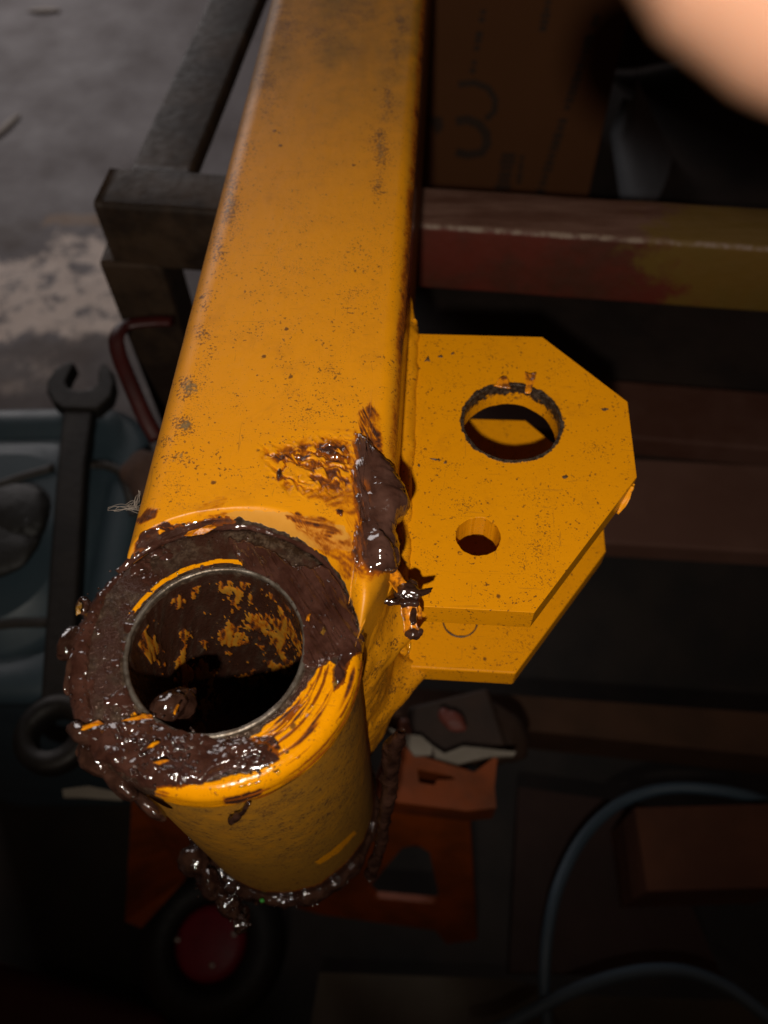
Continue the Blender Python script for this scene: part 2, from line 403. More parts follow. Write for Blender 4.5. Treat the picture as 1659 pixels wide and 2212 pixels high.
def beam_surface(ts, sec):
    """points and normals of the beam skin; ts are distances from the coped end"""
    x, z, nx, nz = sec.T
    r0 = .0384; y0 = np.sqrt(np.maximum(r0 ** 2 - np.minimum(np.abs(x), r0) ** 2, 0)); y0 = np.where(x > .0370, np.minimum(y0, .0030), y0)
    Yv = y0[None] + ts[:, None] * (.62 - y0[None]) / .62
    Xv = np.broadcast_to(x, Yv.shape).copy(); kk = 1 - ss(0, .030, Yv - .0)
    Xv = np.where(Xv > .030, .030 + (Xv - .030) * (1 - kk * .50), Xv); Zv = np.broadcast_to(z, Yv.shape).copy()
    d = np.sqrt(Xv ** 2 + Yv ** 2) - r0
    fw = .0030 + .0032 * ss(-.008, .018, Xv)
    k = np.clip(ss(-1, 1, d / fw) * 2 - 1, 0, 1) ** .6
    up = np.broadcast_to(nz, Yv.shape) > .02
    Zv = np.where(up, np.minimum(Zv, -.004 + (Zv + .004) * k), Zv)
    P = np.stack([Xv, Yv, Zv], -1)
    N = np.stack([np.broadcast_to(nx, Yv.shape), -.35 * (1 - k) * up, np.broadcast_to(nz, Yv.shape)], -1)
    return P, N / np.linalg.norm(N, axis=-1, keepdims=True)
ts = np.concatenate([np.arange(0, .085, .0003), np.arange(.085, .16, .0006), np.arange(.16, .36, .0013), np.linspace(.36, .62, 12)])
P, N = beam_surface(ts, SEC); Vb = P.reshape(-1, 3); Nb = N.reshape(-1, 3); u, v = px(Vb)
film = np.zeros(len(Vb)); dirt = np.zeros(len(Vb)); tan = np.zeros(len(Vb)); bare = np.zeros(len(Vb))
def fp(poly, amt, feather=5, amp=10, sc=12, seed=0, st=None):
    global film
    m = patch(u, v, poly, feather, amp, sc, seed) * amt
    if st: m = m * (.25 + .75 * ss(.30, .74, .6 * streak(u, v, st, 60, 3.6, seed) + .4 * streak(u, v, st + 14, 36, 8, seed + 5)))
    film = np.maximum(film, m)
fp([(762, 930), (800, 940), (850, 1010), (875, 1100), (850, 1240), (790, 1260), (752, 1230), (756, 1150), (766, 1120), (756, 1060), (754, 1000)], .60, 8, 12, 12, 90, 74)
fp([(596, 1022), (606, 1018), (611, 1028), (600, 1040)], 1, 2, 3, 6, 4)
fp([(630, 922), (760, 926), (768, 936), (640, 931)], .33, 4, 6, 10, 5, 3)
fp([(560, 985), (600, 955), (770, 935), (770, 960), (640, 960)], .26, 10, 14, 20, 6, -8)
fp([(768, 895), (800, 868), (822, 900), (832, 1000), (806, 970), (780, 930)], .85, 5, 8, 12, 7, 62)
fp([(640, 1062), (780, 1020), (800, 1130), (760, 1120), (700, 1090)], .55, 10, 14, 20, 8, -25)
fp([(740, 1090), (800, 1060), (800, 1240), (770, 1260), (755, 1180)], .5, 8, 10, 14, 9, 62)
fp([(293, 1122), (318, 1096), (345, 1104), (334, 1120), (300, 1130)], .62, 4, 9, 12, 10)
fp([(286, 1200), (304, 1150), (332, 1140), (352, 1128), (392, 1138), (470, 1115), (500, 1126), (470, 1138), (400, 1160), (320, 1190)], .8, 4, 10, 14, 11)
fp([(395, 1130), (480, 1105), (520, 1118), (440, 1146)], .5, 6, 12, 16, 12, -12)
fp([(418, 1098), (470, 1070), (495, 1072), (492, 1090), (432, 1114)], .40, 6, 10, 14, 13, -14)
fp([(605, 1106), (650, 1112), (722, 1128), (742, 1152), (700, 1160), (640, 1135)], .85, 5, 12, 14, 14, 12)
fp([(640, 1140), (760, 1165), (770, 1220), (700, 1200)], .5, 8, 14, 14, 15, 28)
fp([(727, 1102), (742, 1104), (738, 1114), (728, 1110)], 1, 1.5, 2, 6, 16)
fp([(720, 1200), (770, 1180), (790, 1240), (740, 1260)], .6, 5, 10, 12, 17, 40)
for (cx, cy, rx, ry, am) in ((407, 837, 30, 26, .75), (399, 919, 26, 22, .75), (364, 954, 34, 13, .55), (383, 989, 36, 20, .62), (440, 774, 24, 44, .45), (438, 720, 24, 22, .5), (442, 653, 26, 30, .42), (470, 540, 22, 55, .5), (500, 440, 24, 70, .6), (530, 320, 24, 70, .45), (575, 170, 30, 80, .45), (610, 60, 40, 70, .5),
        (822, 320, 18, 60, .62), (815, 400, 16, 40, .5), (838, 210, 16, 60, .5), (850, 110, 16, 60, .48), (865, 40, 18, 50, .5), (770, 30, 80, 40, .32), (690, 70, 60, 60, .30), (760, 680, 40, 40, .2), (700, 860, 120, 100, .16), (600, 640, 150, 160, .12), (780, 560, 60, 90, .22), (445, 1000, 90, 40, .22)):
    dirt = np.maximum(dirt, 1.22 * am * np.exp(-((u - cx) / rx) ** 2 - ((v - cy) / ry) ** 2))
tan = patch(u, v, [(478, 1106), (560, 1103), (620, 1108), (745, 1135), (768, 1185), (700, 1190), (600, 1160), (500, 1140)], 6, 9, 14, 21)
rim = np.sqrt(Vb[:, 0] ** 2 + Vb[:, 1] ** 2)
bare = ss(.0404, .0390, rim + (n2(u, v, 14, 14, 3, 5) - .5) * .0016) * (Nb[:, 2] > 0)
side = ss(.35, .9, Nb[:, 0]) * ss(-.045, -.01, Vb[:, 2])
dirt = np.maximum(dirt, side * .62 * ss(.06, .10, Vb[:, 1])); film = np.maximum(film, side * .85 * ss(.03, .09, Vb[:, 1]) * n2(Vb[:, 1] * 1e3, Vb[:, 2] * 1e3, 6, 3, 3, 4))
dust_dim = .14 + .95 * ss(.13, .36, Vb[:, 1]) * (.4 + n2(u, v, 60, 60, 4, 30)) + .35 * ss(.2, .8, np.abs(Nb[:, 0]))  # far end browned: dusty paint, and light falloff put into the colour
# crumpled paint under the smear, and thumb marks
wr = patch(u, v, [(570, 975), (650, 950), (755, 945), (765, 1040), (730, 1065), (640, 1060), (590, 1030)], 22, 12, 20, 31)
wu = u + 34 * (n2(u, v, 26, 26, 3, 36) - .5); wv = v + 34 * (n2(u, v, 26, 26, 3, 37) - .5)
rg = 1 - np.abs(2 * n2(wu * .92 + wv * .38, wv * .92 - wu * .38, 30, 12, 3, 32) - 1)
hb = wr * (-ss(.72, .95, rg) * .0009 + (n2(u, v, 9, 9, 3, 33) - .5) * .0005) + (n2(u, v, 30, 30, 3, 35) - .5) * .00012
film = np.maximum(film, wr * ss(.74, .93, rg) * .55 * (.5 + n2(u, v, 20, 20, 3, 38)))
dk = patch(u, v, [(572, 986), (625, 970), (690, 955), (745, 958), (756, 990), (720, 1004), (660, 998), (600, 998)], 14, 16, 18, 39) * ss(.40, .62, n2(wu, wv, 20, 9, 4, 40))
film = np.maximum(film, dk * .85)
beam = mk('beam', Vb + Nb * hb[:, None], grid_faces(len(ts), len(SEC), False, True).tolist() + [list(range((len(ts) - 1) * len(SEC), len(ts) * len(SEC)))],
          'paint', arm, True, {'film': film, 'dirt': dirt, 'tan': tan, 'bare': bare, 'dust_dim': dust_dim, 'wet': ss(.09, .05, Vb[:, 1]) * .22})

# ---------------------------------------------------------------- barrel
RO, RI, LB = .040, .0240, .178
def barrel_profile():
    p = []
    for z in np.linspace(-LB, -.0015, 150): p.append((RI, z, -1, 0))
    p += [(RI + .0003, -.0007, -.8, .6), (RI + .0008, 0, -.3, .95)]
    for r in np.linspace(RI + .0014, RO - .0040, 44): p.append((r, 0, 0, 1))
    for a in np.linspace(90, 0, 12)[1:]:
        c, s = math.cos(math.radians(a)), math.sin(math.radians(a)); p.append((RO - .0038 + .0038 * c, -.0048 + .0048 * s, c, s))
    for z in np.linspace(-.0055, -.0105, 8): p.append((RO, z, 1, 0))
    p += [(RO - .0006, -.0112, .8, -.6), (RO - .0011, -.0120, 1, -.2)]
    for z in np.linspace(-.013, -LB + .002, 150): p.append((RO - .0011, z, 1, 0))
    p += [(RO - .003, -LB, .3, -1)]
    return np.array(p)
PR = barrel_profile(); NTH = 400; th = np.linspace(0, 2 * np.pi, NTH, endpoint=False)
def lathe(PR, th, h=None):
    r, z, nr, nz = PR.T; c, s = np.cos(th)[:, None], np.sin(th)[:, None]
    V = np.stack([r * c, r * s, np.broadcast_to(z, (len(th), len(r)))], -1); N = np.stack([nr * c, nr * s, np.broadcast_to(nz, (len(th), len(r)))], -1)
    return V.reshape(-1, 3), N.reshape(-1, 3)
Vr, Nr = lathe(PR, th); u, v = px(Vr); TH = np.repeat(th, len(PR)); deg = np.degrees(TH); rr = np.tile(PR[:, 0], NTH)
inside = np.tile((PR[:, 2] <= -.7) & (PR[:, 0] < .03), NTH); topf = np.tile((PR[:, 3] > .4) & (PR[:, 0] > RI + .0004), NTH)
chamf = np.tile((PR[:, 0] > RO - .0042) & (PR[:, 1] > -.0125), NTH); sidef = np.tile((PR[:, 1] < -.0110) & (PR[:, 0] > .03), NTH)
YP = [(800, 1395), (770, 1412), (740, 1442), (712, 1430), (690, 1440), (668, 1470), (640, 1512), (600, 1550), (558, 1580), (536, 1598), (590, 1625), (605, 1640), (560, 1665), (500, 1676), (430, 1694), (340, 1700), (330, 1720), (430, 1760), (560, 1760), (700, 1700), (800, 1560)]
yp = patch(u, v, YP, 3, 8, 14, 41)
yp = np.maximum(yp, patch(u, v, [(232, 1640), (300, 1652), (345, 1660), (330, 1675), (260, 1668)], 4, 6, 12, 42) * .9)
tang = n2(TH * RO * 1000, rr * 1000 + Vr[:, 2] * 1000, 16, .9, 3, 43)      # streaks that run round the ring
film = np.zeros(len(Vr)); dirt = np.zeros(len(Vr)); tan = np.zeros(len(Vr))
ring = topf | chamf
bare = np.where(ring, 1 - yp, 0.)
arcs = ring * (np.abs(rr - RI - .0030 + (n2(deg, 0 * deg, 9, 1, 3, 44) - .5) * .0012) < .0007) * ((deg > 78) & (deg < 162) | (deg > 226) & (deg < 236))
edge = chamf * (np.abs(Vr[:, 2] + .0022) < .0013) * (deg > 95) * (deg < 232) * (n2(deg, 0 * deg, 7, 1, 3, 45) > .47)
bare = np.where((arcs + edge) > 0, 0., bare)
film = np.where(ring, np.where(yp > .5, ss(.52, .70, tang) * .75, .22 + .45 * ss(.4, .7, n2(u, v, 34, 34, 4, 46))), 0.)
film = np.where((arcs + edge) > 0, .1, film)
film = np.where(ring & (rr < RI + .0020), .04, film)
scr = patch(u, v, [(480, 1150), (560, 1142), (660, 1165), (735, 1215), (690, 1215), (600, 1185), (510, 1185)], 10, 10, 16, 47); film = np.where(ring, film * (1 - .85 * scr), film)
film = np.maximum(film, patch(u, v, [(545, 1592), (592, 1590), (606, 1618), (575, 1612)], 2, 2, 8, 48) * ring)
film = np.maximum(film, patch(u, v, [(484, 1726), (540, 1712), (567, 1702), (566, 1716), (520, 1734), (486, 1738)], 2, 2, 8, 49) * .95)
# below the collar
lowedge = sidef * ss(-.0175, -.0115, Vr[:, 2] + (n2(deg, 0 * deg, 14, 1, 4, 50) - .5) * .007)
film = np.maximum(film, lowedge * .30 * ss(300, 255, deg) + lowedge * .55 * ss(245, 225, deg))
film = np.maximum(film, sidef * ss(-.157, -.168, Vr[:, 2] + (n2(deg, 0 * deg, 8, 1, 4, 51) - .5) * .014) * .75)
dirt = np.where(sidef, .30 + .25 * ss(-.05, -.015, Vr[:, 2]) * ss(320, 350, deg), dirt)
dust_dim = np.where(sidef, 1.0 + .35 * ss(-.06, -.16, Vr[:, 2]), .05)  # browner to the bottom: dusty paint plus dimming put into the colour
clean = patch(u, v, [(680, 1862), (715, 1838), (765, 1795), (771, 1800), (732, 1842), (690, 1868)], 2, 2, 8, 52) * sidef
dust_dim = np.where(inside, 1.0, dust_dim); dust_dim *= 1 - clean; dirt *= 1 - clean  # bore paint browned as well, its dimness painted into the colour
# the bore: rough black with patches of yellow left on it
nb = n2(deg, Vr[:, 2] * 1000, 14, 14, 4, 53); nb2 = n2(deg, Vr[:, 2] * 1000, 5, 5, 4, 54)
nb3 = n2(deg, Vr[:, 2] * 1000, 1.8, 1.8, 3, 58)
pp = inside * (ss(.545, .585, nb * .66 + nb2 * .34 + nb3 * .24 - .09) * (Vr[:, 2] < -.006) * ss(-.110, -.080, Vr[:, 2]) * (deg > 25) * (deg < 175))
bare = np.where(inside, 1 - pp, bare); film = np.where(inside, .30 * (1 - pp) + .50 * (1 - pp) * ss(.25, .75, n2(deg * .9 + Vr[:, 2] * 900, Vr[:, 2] * 1000 - deg * .5, 3, 12, 3, 59)) + pp * (.10 + .62 * ss(.42, .66, n2(deg + Vr[:, 2] * 700, Vr[:, 2] * 1000 - deg * .6, 2.2, 11, 4, 60))), film)
lip = np.tile((PR[:, 0] < RI + .0011) & (PR[:, 1] > -.0022), NTH)
film = np.where(lip, .03, film); bare = np.where(lip, 1., bare)
hr = np.where(inside & ~lip, (nb - .5) * .0011 + (nb2 - .5) * .0009 + pp * .0004, 0.) + np.where(ring & ~lip, (n2(u, v, 12, 12, 3, 55) - .5) * .0004, 0) + np.where(ring, -ss(.55, .62, tang) * yp * .00012, 0)
hr += np.where(sidef, (n2(deg, Vr[:, 2] * 1e3, 6, 6, 3, 57) - .5) * .0002, 0)
barrel = mk('barrel', Vr + Nr * hr[:, None], grid_faces(NTH, len(PR), True, True), 'paint', arm, True, {'film': film, 'dirt': dirt, 'tan': tan, 'bare': bare, 'dust_dim': dust_dim, 'wet': np.where(ring & ~inside, 1., 0.)})

M['lip'] = simple('worn_bright_steel', (.22, .19, .16), (.10, .075, .055), 260, .38, .3, .0005, .7)
V, Fc = tube_arr([((RI + .0006) * math.cos(a), (RI + .0006) * math.sin(a), -.0003) for a in np.linspace(0, 2 * np.pi, 200, endpoint=False)], .0008, seg=10, closed=True, nz=.25, sc=300, seed=2)
mk('bore_lip', V, Fc, 'lip', arm)

# ---------------------------------------------------------------- lug plates
def plate(name, ztop, th_, holes, seed, inset=0):
    poly = [(.0445, .152), (.0996, .1525), (.1302, .1204), (.1302, .0858), (.0922, .0308), (.0445, .0312)]
    bm = bmesh.new(); lay = bm.verts.layers.float.new('bare'); rings_all = []
    outer = [bm.verts.new((x, y, 0)) for x, y in poly]
    edges = [bm.edges.new((outer[i], outer[(i + 1) % 6])) for i in range(6)]
    rng = np.random.RandomState(seed)
    hedge = []
    for (hx, hy, hr_, wear, rag) in holes:
        ns = 96; prev = None; a = np.linspace(0, 2 * np.pi, ns, endpoint=False)
        jag = (n2(a * 9, 0 * a, 2.1, 1, 4, seed + 3) - .5) * rag
        jag = jag * np.minimum(1, np.abs(((a / np.pi + 1) % 2) - 1) * 6)
        for k, sc in enumerate((1.0, 1.05, 1.11, 1.2, 1.35)):
            rad = hr_ * sc + jag * (1 if k == 0 else .4 / sc if k < 3 else 0)
            ring_ = []
            for i in range(ns):
                q = bm.verts.new((hx + rad[i] * math.cos(a[i]), hy + rad[i] * math.sin(a[i]), 0))
                q[lay] = wear * (.95, .74, .50, .22, 0)[k]; ring_.append(q)
            if prev:
                for i in range(ns): bm.faces.new((prev[i], ring_[i], ring_[(i + 1) % ns], prev[(i + 1) % ns]))
            else: hedge.append(ring_)
            prev = ring_
        for i in range(ns): edges.append(bm.edges.get((prev[i], prev[(i + 1) % ns])))
    bmesh.ops.triangle_fill(bm, edges=edges, use_beauty=True)
    for f in bm.faces:
        if f.normal.z < 0: f.normal_flip()
    top = bm.faces[:]
    r = bmesh.ops.extrude_face_region(bm, geom=top)
    # keep originals as the bottom
    ups = {g for g in r['geom'] if isinstance(g, bmesh.types.BMVert)}
    for g in bm.verts:
        if g in ups: g.co.z += th_
        else: g[lay] = g[lay] * .25
    bmesh.ops.recalc_face_normals(bm, faces=bm.faces[:])
    bmesh.ops.translate(bm, vec=(0, 0, ztop - th_), verts=bm.verts[:])
    me_lay = [q[lay] for q in bm.verts]; V, Fc = bm_arrays(bm); bm.free()
    o = mk(name, V, Fc, 'paint', arm, False, {'bare': me_lay, 'dirt': np.full(len(V), .06), 'film': np.zeros(len(V)), 'dust_dim': np.full(len(V), .14), 'tan': np.zeros(len(V)), 'wet': np.full(len(V), .4)})
    bv = o.modifiers.new('soft_edges', 'BEVEL'); bv.width = .0009; bv.segments = 3; bv.limit_method = 'ANGLE'; bv.angle_limit = math.radians(38)
    return o
Z1, Z2, TP = -.032, -.0845, .0115
plate('lug_plate', Z1, TP, [(.0866, .1090, .0178, .78, .0016), (.0742, .0585, .0076, .10, .0014)], 3)
plate('lug_plate', Z2, TP, [(.0866, .1090, .0178, .4, .0010)], 8)

def weld(name, pts, rad, seed, nz=.35, sc=260, sub=14, dirtv=.15):
    V, Fc = tube_arr(pts, rad, seg=20, nz=nz, sc=sc, seed=seed, sub=sub)
    n = len(V); u_, v_ = px(V)
    mk(name, V, Fc, 'paint', arm, True, {'bare': np.zeros(n), 'dirt': np.full(n, dirtv), 'film': .25 * ss(.6, .75, fbm(V * 240, 3, seed)), 'dust_dim': np.full(n, .18), 'tan': np.zeros(n)})
weld('weld_bead', [(.0450, .176, -.030), (.0462, .160, -.034), (.0465, .145, -.0335), (.047, .10, -.0335), (.047, .06, -.034), (.0475, .036, -.034), (.0475, .028, -.038)], [.0006, .0026, .0042, .0044, .0044, .005, .0045], 1)
weld('weld_bead', [(.0465, .155, -.086), (.047, .10, -.086), (.047, .05, -.0865), (.0485, .034, -.087), (.0485, .028, -.089)], [.003, .0046, .0046, .0052, .0045], 2)
weld('weld_bead', [(.0465, .158, -.032), (.0465, .158, -.06), (.0465, .157, -.098)], [.003, .0035, .0035], 4)
# the broad weld that fills the corner between barrel and lugs
zz = np.linspace(-.012, -.128, 90); prof_t = np.linspace(0, 1, 26); rows = []
for z in zz:
    fl = 1.0 * math.exp(-((z + .040) / .0075) ** 2) + 1.15 * math.exp(-((z + .092) / .0085) ** 2); en = float(ss(-.128, -.104, np.array(z))) * float(ss(-.010, -.030, np.array(z)))
    e = np.array([.0475 + .0125 * fl * en, .0335]); b0 = np.array([.0375, .0035 + .006 * (1 - en)]); c = np.array([.0455 + .001 * fl, .0135 + .006 * (1 - en)])
    pts = [(1 - t_) ** 2 * b0 + 2 * t_ * (1 - t_) * c + t_ ** 2 * e for t_ in prof_t]
    pts += [np.array([.0440, .0400]), np.array([.036, .030])]
    rows.append([(p[0], p[1], z) for p in pts])
V = np.array(rows).reshape(-1, 3); mm = 28
V[:, :2] += ((fbm(V * 130, 3, 6) - .5) * .0030)[:, None] * np.array([.7, -.7])
n_ = len(V)
mk('weld_bead', V, grid_faces(90, mm, False, True).tolist() + [list(range(mm)), list(range(89 * mm, 90 * mm))[::-1]], 'paint', arm, True,
   {'bare': np.zeros(n_), 'dirt': .25 + .3 * ss(.6, .75, fbm(V * 90, 3, 8)), 'film': .22 * ss(.62, .75, fbm(V * 120, 3, 9)), 'dust_dim': np.full(n_, .3), 'tan': np.zeros(n_)})
# blanked-off hole in the lower lug
pc = at(994, 1342, -.0845); a_ = np.linspace(0, 2 * np.pi, 40, endpoint=False)
M['soot'] = simple('dark_greasy_seam', (.05, .028, .013), (.10, .055, .022), 400, .5, .2)
V, Fc = tube_arr([(pc[0] + .0066 * math.cos(x), pc[1] + .0066 * math.sin(x), -.0844) for x in a_], .00035, seg=8, closed=True, nz=.8, sc=500)
mk('plug_seam', V, Fc, 'soot', arm)

# ---------------------------------------------------------------- grease (all stuck to the arm)
# on the face of the barrel
thg = np.linspace(0, 2 * np.pi, 640, endpoint=False)
pg = PR[(PR[:, 1] > -.0125) & ((PR[:, 3] > .1) | (PR[:, 0] > .03)) & (PR[:, 0] > RI + .0005)]
rs = np.interp(np.linspace(0, 1, 110), np.linspace(0, 1, len(pg)), pg[:, 0]); zs = np.interp(np.linspace(0, 1, 110), np.linspace(0, 1, len(pg)), pg[:, 1])
nr_ = np.interp(np.linspace(0, 1, 110), np.linspace(0, 1, len(pg)), pg[:, 2]); nz_ = np.interp(np.linspace(0, 1, 110), np.linspace(0, 1, len(pg)), pg[:, 3])
Vg, Ng = lathe(np.stack([rs, zs, nr_, nz_], 1), thg); u, v = px(Vg)
LG = [(148, 1568), (200, 1574), (262, 1560), (330, 1545), (380, 1535), (425, 1578), (470, 1598), (540, 1598), (600, 1622), (600, 1640), (552, 1658), (490, 1660), (430, 1690), (330, 1704), (240, 1650), (170, 1620)]
RG = [(498, 1165), (560, 1180), (640, 1225), (700, 1225), (750, 1270), (785, 1340), (788, 1400), (755, 1425), (738, 1480), (722, 1492), (722, 1450), (735, 1415), (700, 1432), (660, 1440), (650, 1380), (645, 1330), (612, 1290), (560, 1262), (528, 1230)]
LE = [(150, 1330), (175, 1290), (235, 1230), (262, 1235), (225, 1290), (195, 1370), (185, 1470), (200, 1560), (160, 1560), (140, 1450)]
UP = [(250, 1240), (300, 1190), (420, 1150), (500, 1165), (500, 1230), (420, 1240), (330, 1290), (290, 1370), (275, 1480), (300, 1540), (200, 1560), (190, 1440), (215, 1330)]
gl = patch(u, v, LG, 13, 10, 14, 61); gr = patch(u, v, RG, 5, 10, 16, 62); ge = patch(u, v, LE, 5, 9, 14, 63); gu = patch(u, v, UP, 8, 16, 22, 64)
lump = n2(u, v, 11, 11, 4, 65); lump2 = n2(u, v, 40, 40, 3, 66); str_ = streak(u, v, 58, 60, 8, 67)
h = gl * gl * (.0004 + .0017 * ss(.4, .8, lump2) + .0009 * (lump - .3)) + gr * (.0003 + .0010 * ss(.35, .7, str_) + .0003 * lump) + ge * (.0004 + .0014 * lump) + gu * ss(.54, .66, lump2 + .3 * (lump - .5)) * (.0002 + .0005 * lump)
spl = ss(.70, .78, n2(u, v, 8, 8, 2, 68)) * ss(.5, .62, n2(u, v, 50, 50, 2, 69)); h = np.maximum(h, spl * .0005)
tg = n2(np.repeat(thg, 110) * 40, np.tile(np.cumsum(np.hypot(np.gradient(rs), np.gradient(zs))) * 1e3, 640), 17, .8, 3, 70)
ypg = patch(u, v, YP, 4, 8, 14, 41); h = np.maximum(h, ypg * ss(.54, .70, tg) * .00030)
thick = np.maximum(np.clip(h / .0012, 0, 1), .9 * (1 - ypg))
h = np.where(h < .00006, -.0004, h)
Vg2, Fg, ag = keep_faces(Vg + Ng * h[:, None], grid_faces(640, 110, True, False), h > 0, {'thick': thick})
mk('grease_smear', Vg2, Fg, 'grease', arm, True, ag)
V, Fc = tube_arr([(.0393 * math.cos(a), .0393 * math.sin(a), -.0006 + .0006 * math.sin(a * 9)) for a in np.radians(np.linspace(28, 146, 70))], .0011, seg=12, nz=.75, sc=420, seed=3)
mk('grease_line', V, Fc, 'grease', arm, True, {'thick': np.ones(len(V))})
# thick smear over the beam's right-hand corner
sec2 = SEC[20:170]; ts2 = np.arange(.0, .115, .0005); P, N = beam_surface(ts2, sec2); Vg = P.reshape(-1, 3); Ng = N.reshape(-1, 3)
Vg = Vg; u, v = px(Vg)
CG = [(768, 938), (782, 944), (806, 962), (820, 990), (840, 1010), (856, 1040), (862, 1100), (850, 1140), (858, 1200), (840, 1232), (800, 1240), (788, 1218), (766, 1225), (764, 1170), (780, 1130), (772, 1085), (764, 1030), (770, 985)]
m = patch(u, v, CG, 9, 12, 13, 71); rid = ss(.3, .72, streak(u, v, 74, 90, 7, 72)); l2 = n2(u, v, 30, 30, 3, 73)
bul = np.exp(-((u - 838) / 24) ** 2 - ((v - 1080) / 42) ** 2) + .8 * np.exp(-((u - 820) / 22) ** 2 - ((v - 1195) / 34) ** 2) + .4 * np.exp(-((u - 800) / 25) ** 2 - ((v - 1000) / 40) ** 2)
h = m * (.0003 + .0019 * rid + .0012 * l2 + .0030 * bul) * ss(0, .6, m)
h = h + (n2(u, v, 8, 8, 3, 74) - .5) * .0005 * m
thick = np.clip(h / .0024, 0, 1); h = np.where(h < .00012, -.0005, h)
Vg2, Fg, ag = keep_faces(Vg + Ng * h[:, None], grid_faces(len(ts2), len(sec2)), h > 0, {'thick': thick})
mk('grease_smear', Vg2, Fg, 'smooth', arm, True, ag)
for pth, rad_, sd in (([(776, 946), (792, 985), (815, 1030), (842, 1066), (856, 1098), (846, 1118)], [.0008, .0018, .0024, .0034, .0032, .0012], 1), ([(770, 1008), (774, 1036), (790, 1082), (800, 1130), (806, 1175), (802, 1222)], [.0007, .0014, .0017, .0019, .0022, .0008], 2),
        ([(800, 968), (812, 1000), (822, 1040), (826, 1090), (822, 1140), (826, 1190), (834, 1200)], [.0006, .0013, .0016, .0018, .0015, .0022, .0006], 3), ([(806, 1130), (818, 1170), (816, 1205), (803, 1234)], [.0010, .0017, .0019, .0003], 4), ([(768, 1150), (774, 1190), (776, 1226)], [.0006, .0012, .0004], 5)):
    zc_ = [ZB - .0002 - max(0, (p[0] - 808) / 50) * .0065 for p in pth]
    V, Fc = tube_arr([at(*p, z_) for p, z_ in zip(pth, zc_)], np.array(rad_) * .85, seg=24, nz=.42, sc=330, seed=sd, sub=14)
    V += ((fbm(V * np.array([900, 160, 900]), 3, sd + 3) - .5) * .0013)[:, None] * np.array([.5, 0, .9])
    mk('grease_smear', V, Fc, 'smooth', arm, True, {'thick': np.ones(len(V))})
# smear on top of the beam and the dark line where beam and barrel meet
sec3 = SEC[78:296]; ts3 = np.arange(0, .075, .0005); P, N = beam_surface(ts3, sec3); Vg = P.reshape(-1, 3); Ng = N.reshape(-1, 3); u, v = px(Vg)
SM = [(590, 990), (630, 975), (700, 952), (748, 962), (757, 985), (730, 1000), (690, 996), (660, 1000), (620, 985)]
BL = [(290, 1196), (306, 1152), (332, 1142), (372, 1140), (420, 1132), (480, 1116), (508, 1126), (470, 1136), (400, 1158), (330, 1186)]
DT = [(598, 1024), (605, 1018), (611, 1028), (600, 1040)]
DT2 = [(727, 1102), (742, 1104), (738, 1114), (728, 1110)]
h = patch(u, v, SM, 9, 12, 13, 81) * .0008 * ss(.50, .72, n2(u, v, 17, 8, 4, 82)) + patch(u, v, BL, 4, 8, 12, 83) * (.0003 + .0012 * n2(u, v, 14, 10, 3, 84)) + patch(u, v, DT, 2, 2, 6, 85) * .0018 + patch(u, v, DT2, 2, 2, 6, 85) * .001
thick = np.clip(h / .0011, 0, 1); h = np.where(h < .0001, -.0004, h)
Vg2, Fg, ag = keep_faces(Vg + Ng * h[:, None], grid_faces(len(ts3), len(sec3)), h > 0, {'thick': thick})
mk('grease_smear', Vg2, Fg, 'grease', arm, True, ag)

def blobs(name, lst, mat='gritty'):
    V, Fc = join([blob_arr(*a[:2], **a[2]) for a in lst])
    return mk(name, V, Fc, mat, arm, True, {'thick': np.ones(len(V))})
def P3(u_, v_, z_): return at(u_, v_, z_)
RZ = lambda d: Matrix.Rotation(math.radians(d), 3, 'Z')
# lumps on the left rim
blobs('grease_lump', [(P3(150, 1395, -.004), (.0030, .0052, .0035), dict(nz=.5, sc=190, seed=1)), (P3(158, 1450, -.003), (.0018, .007, .003), dict(nz=.45, sc=190, seed=2)), (P3(180, 1310, -.004), (.0022, .0028, .002), dict(nz=.6, sc=400, seed=3))])
blobs('grease_lump', [(P3(172, 1582, -.002), (.0045, .0022, .003), dict(nz=.5, sc=190, seed=4, rot=RZ(-25))), (P3(200, 1640, -.008), (.006, .0034, .004), dict(nz=.5, sc=190, seed=5, rot=RZ(-35))), (P3(255, 1690, -.010), (.0065, .0026, .004), dict(nz=.5, sc=190, seed=6, rot=RZ(-38))), (P3(315, 1735, -.014), (.006, .002, .004), dict(nz=.5, sc=190, seed=7, rot=RZ(-35)))])
blobs('grease_lump', [(P3(360, 1530, -.004), (.0062, .0042, .004), dict(nz=.55, sc=180, seed=8, rot=RZ(25))), (P3(392, 1520, -.008), (.0042, .0040, .005), dict(nz=.5, sc=170, seed=9)), (P3(405, 1508, -.008), (.0035, .0016, .002), dict(nz=.5, sc=170, seed=10, rot=RZ(55)))])
# drip under the collar
tube('grease_drip', [P3(536, 1736, -.012), P3(527, 1750, -.016), P3(516, 1762, -.020), P3(502, 1772, -.023), P3(497, 1764, -.022)], [.0006, .0007, .0011, .0012, .0005], 'gritty', arm, seg=12, nz=.5, sc=600, seed=4, sub=6)
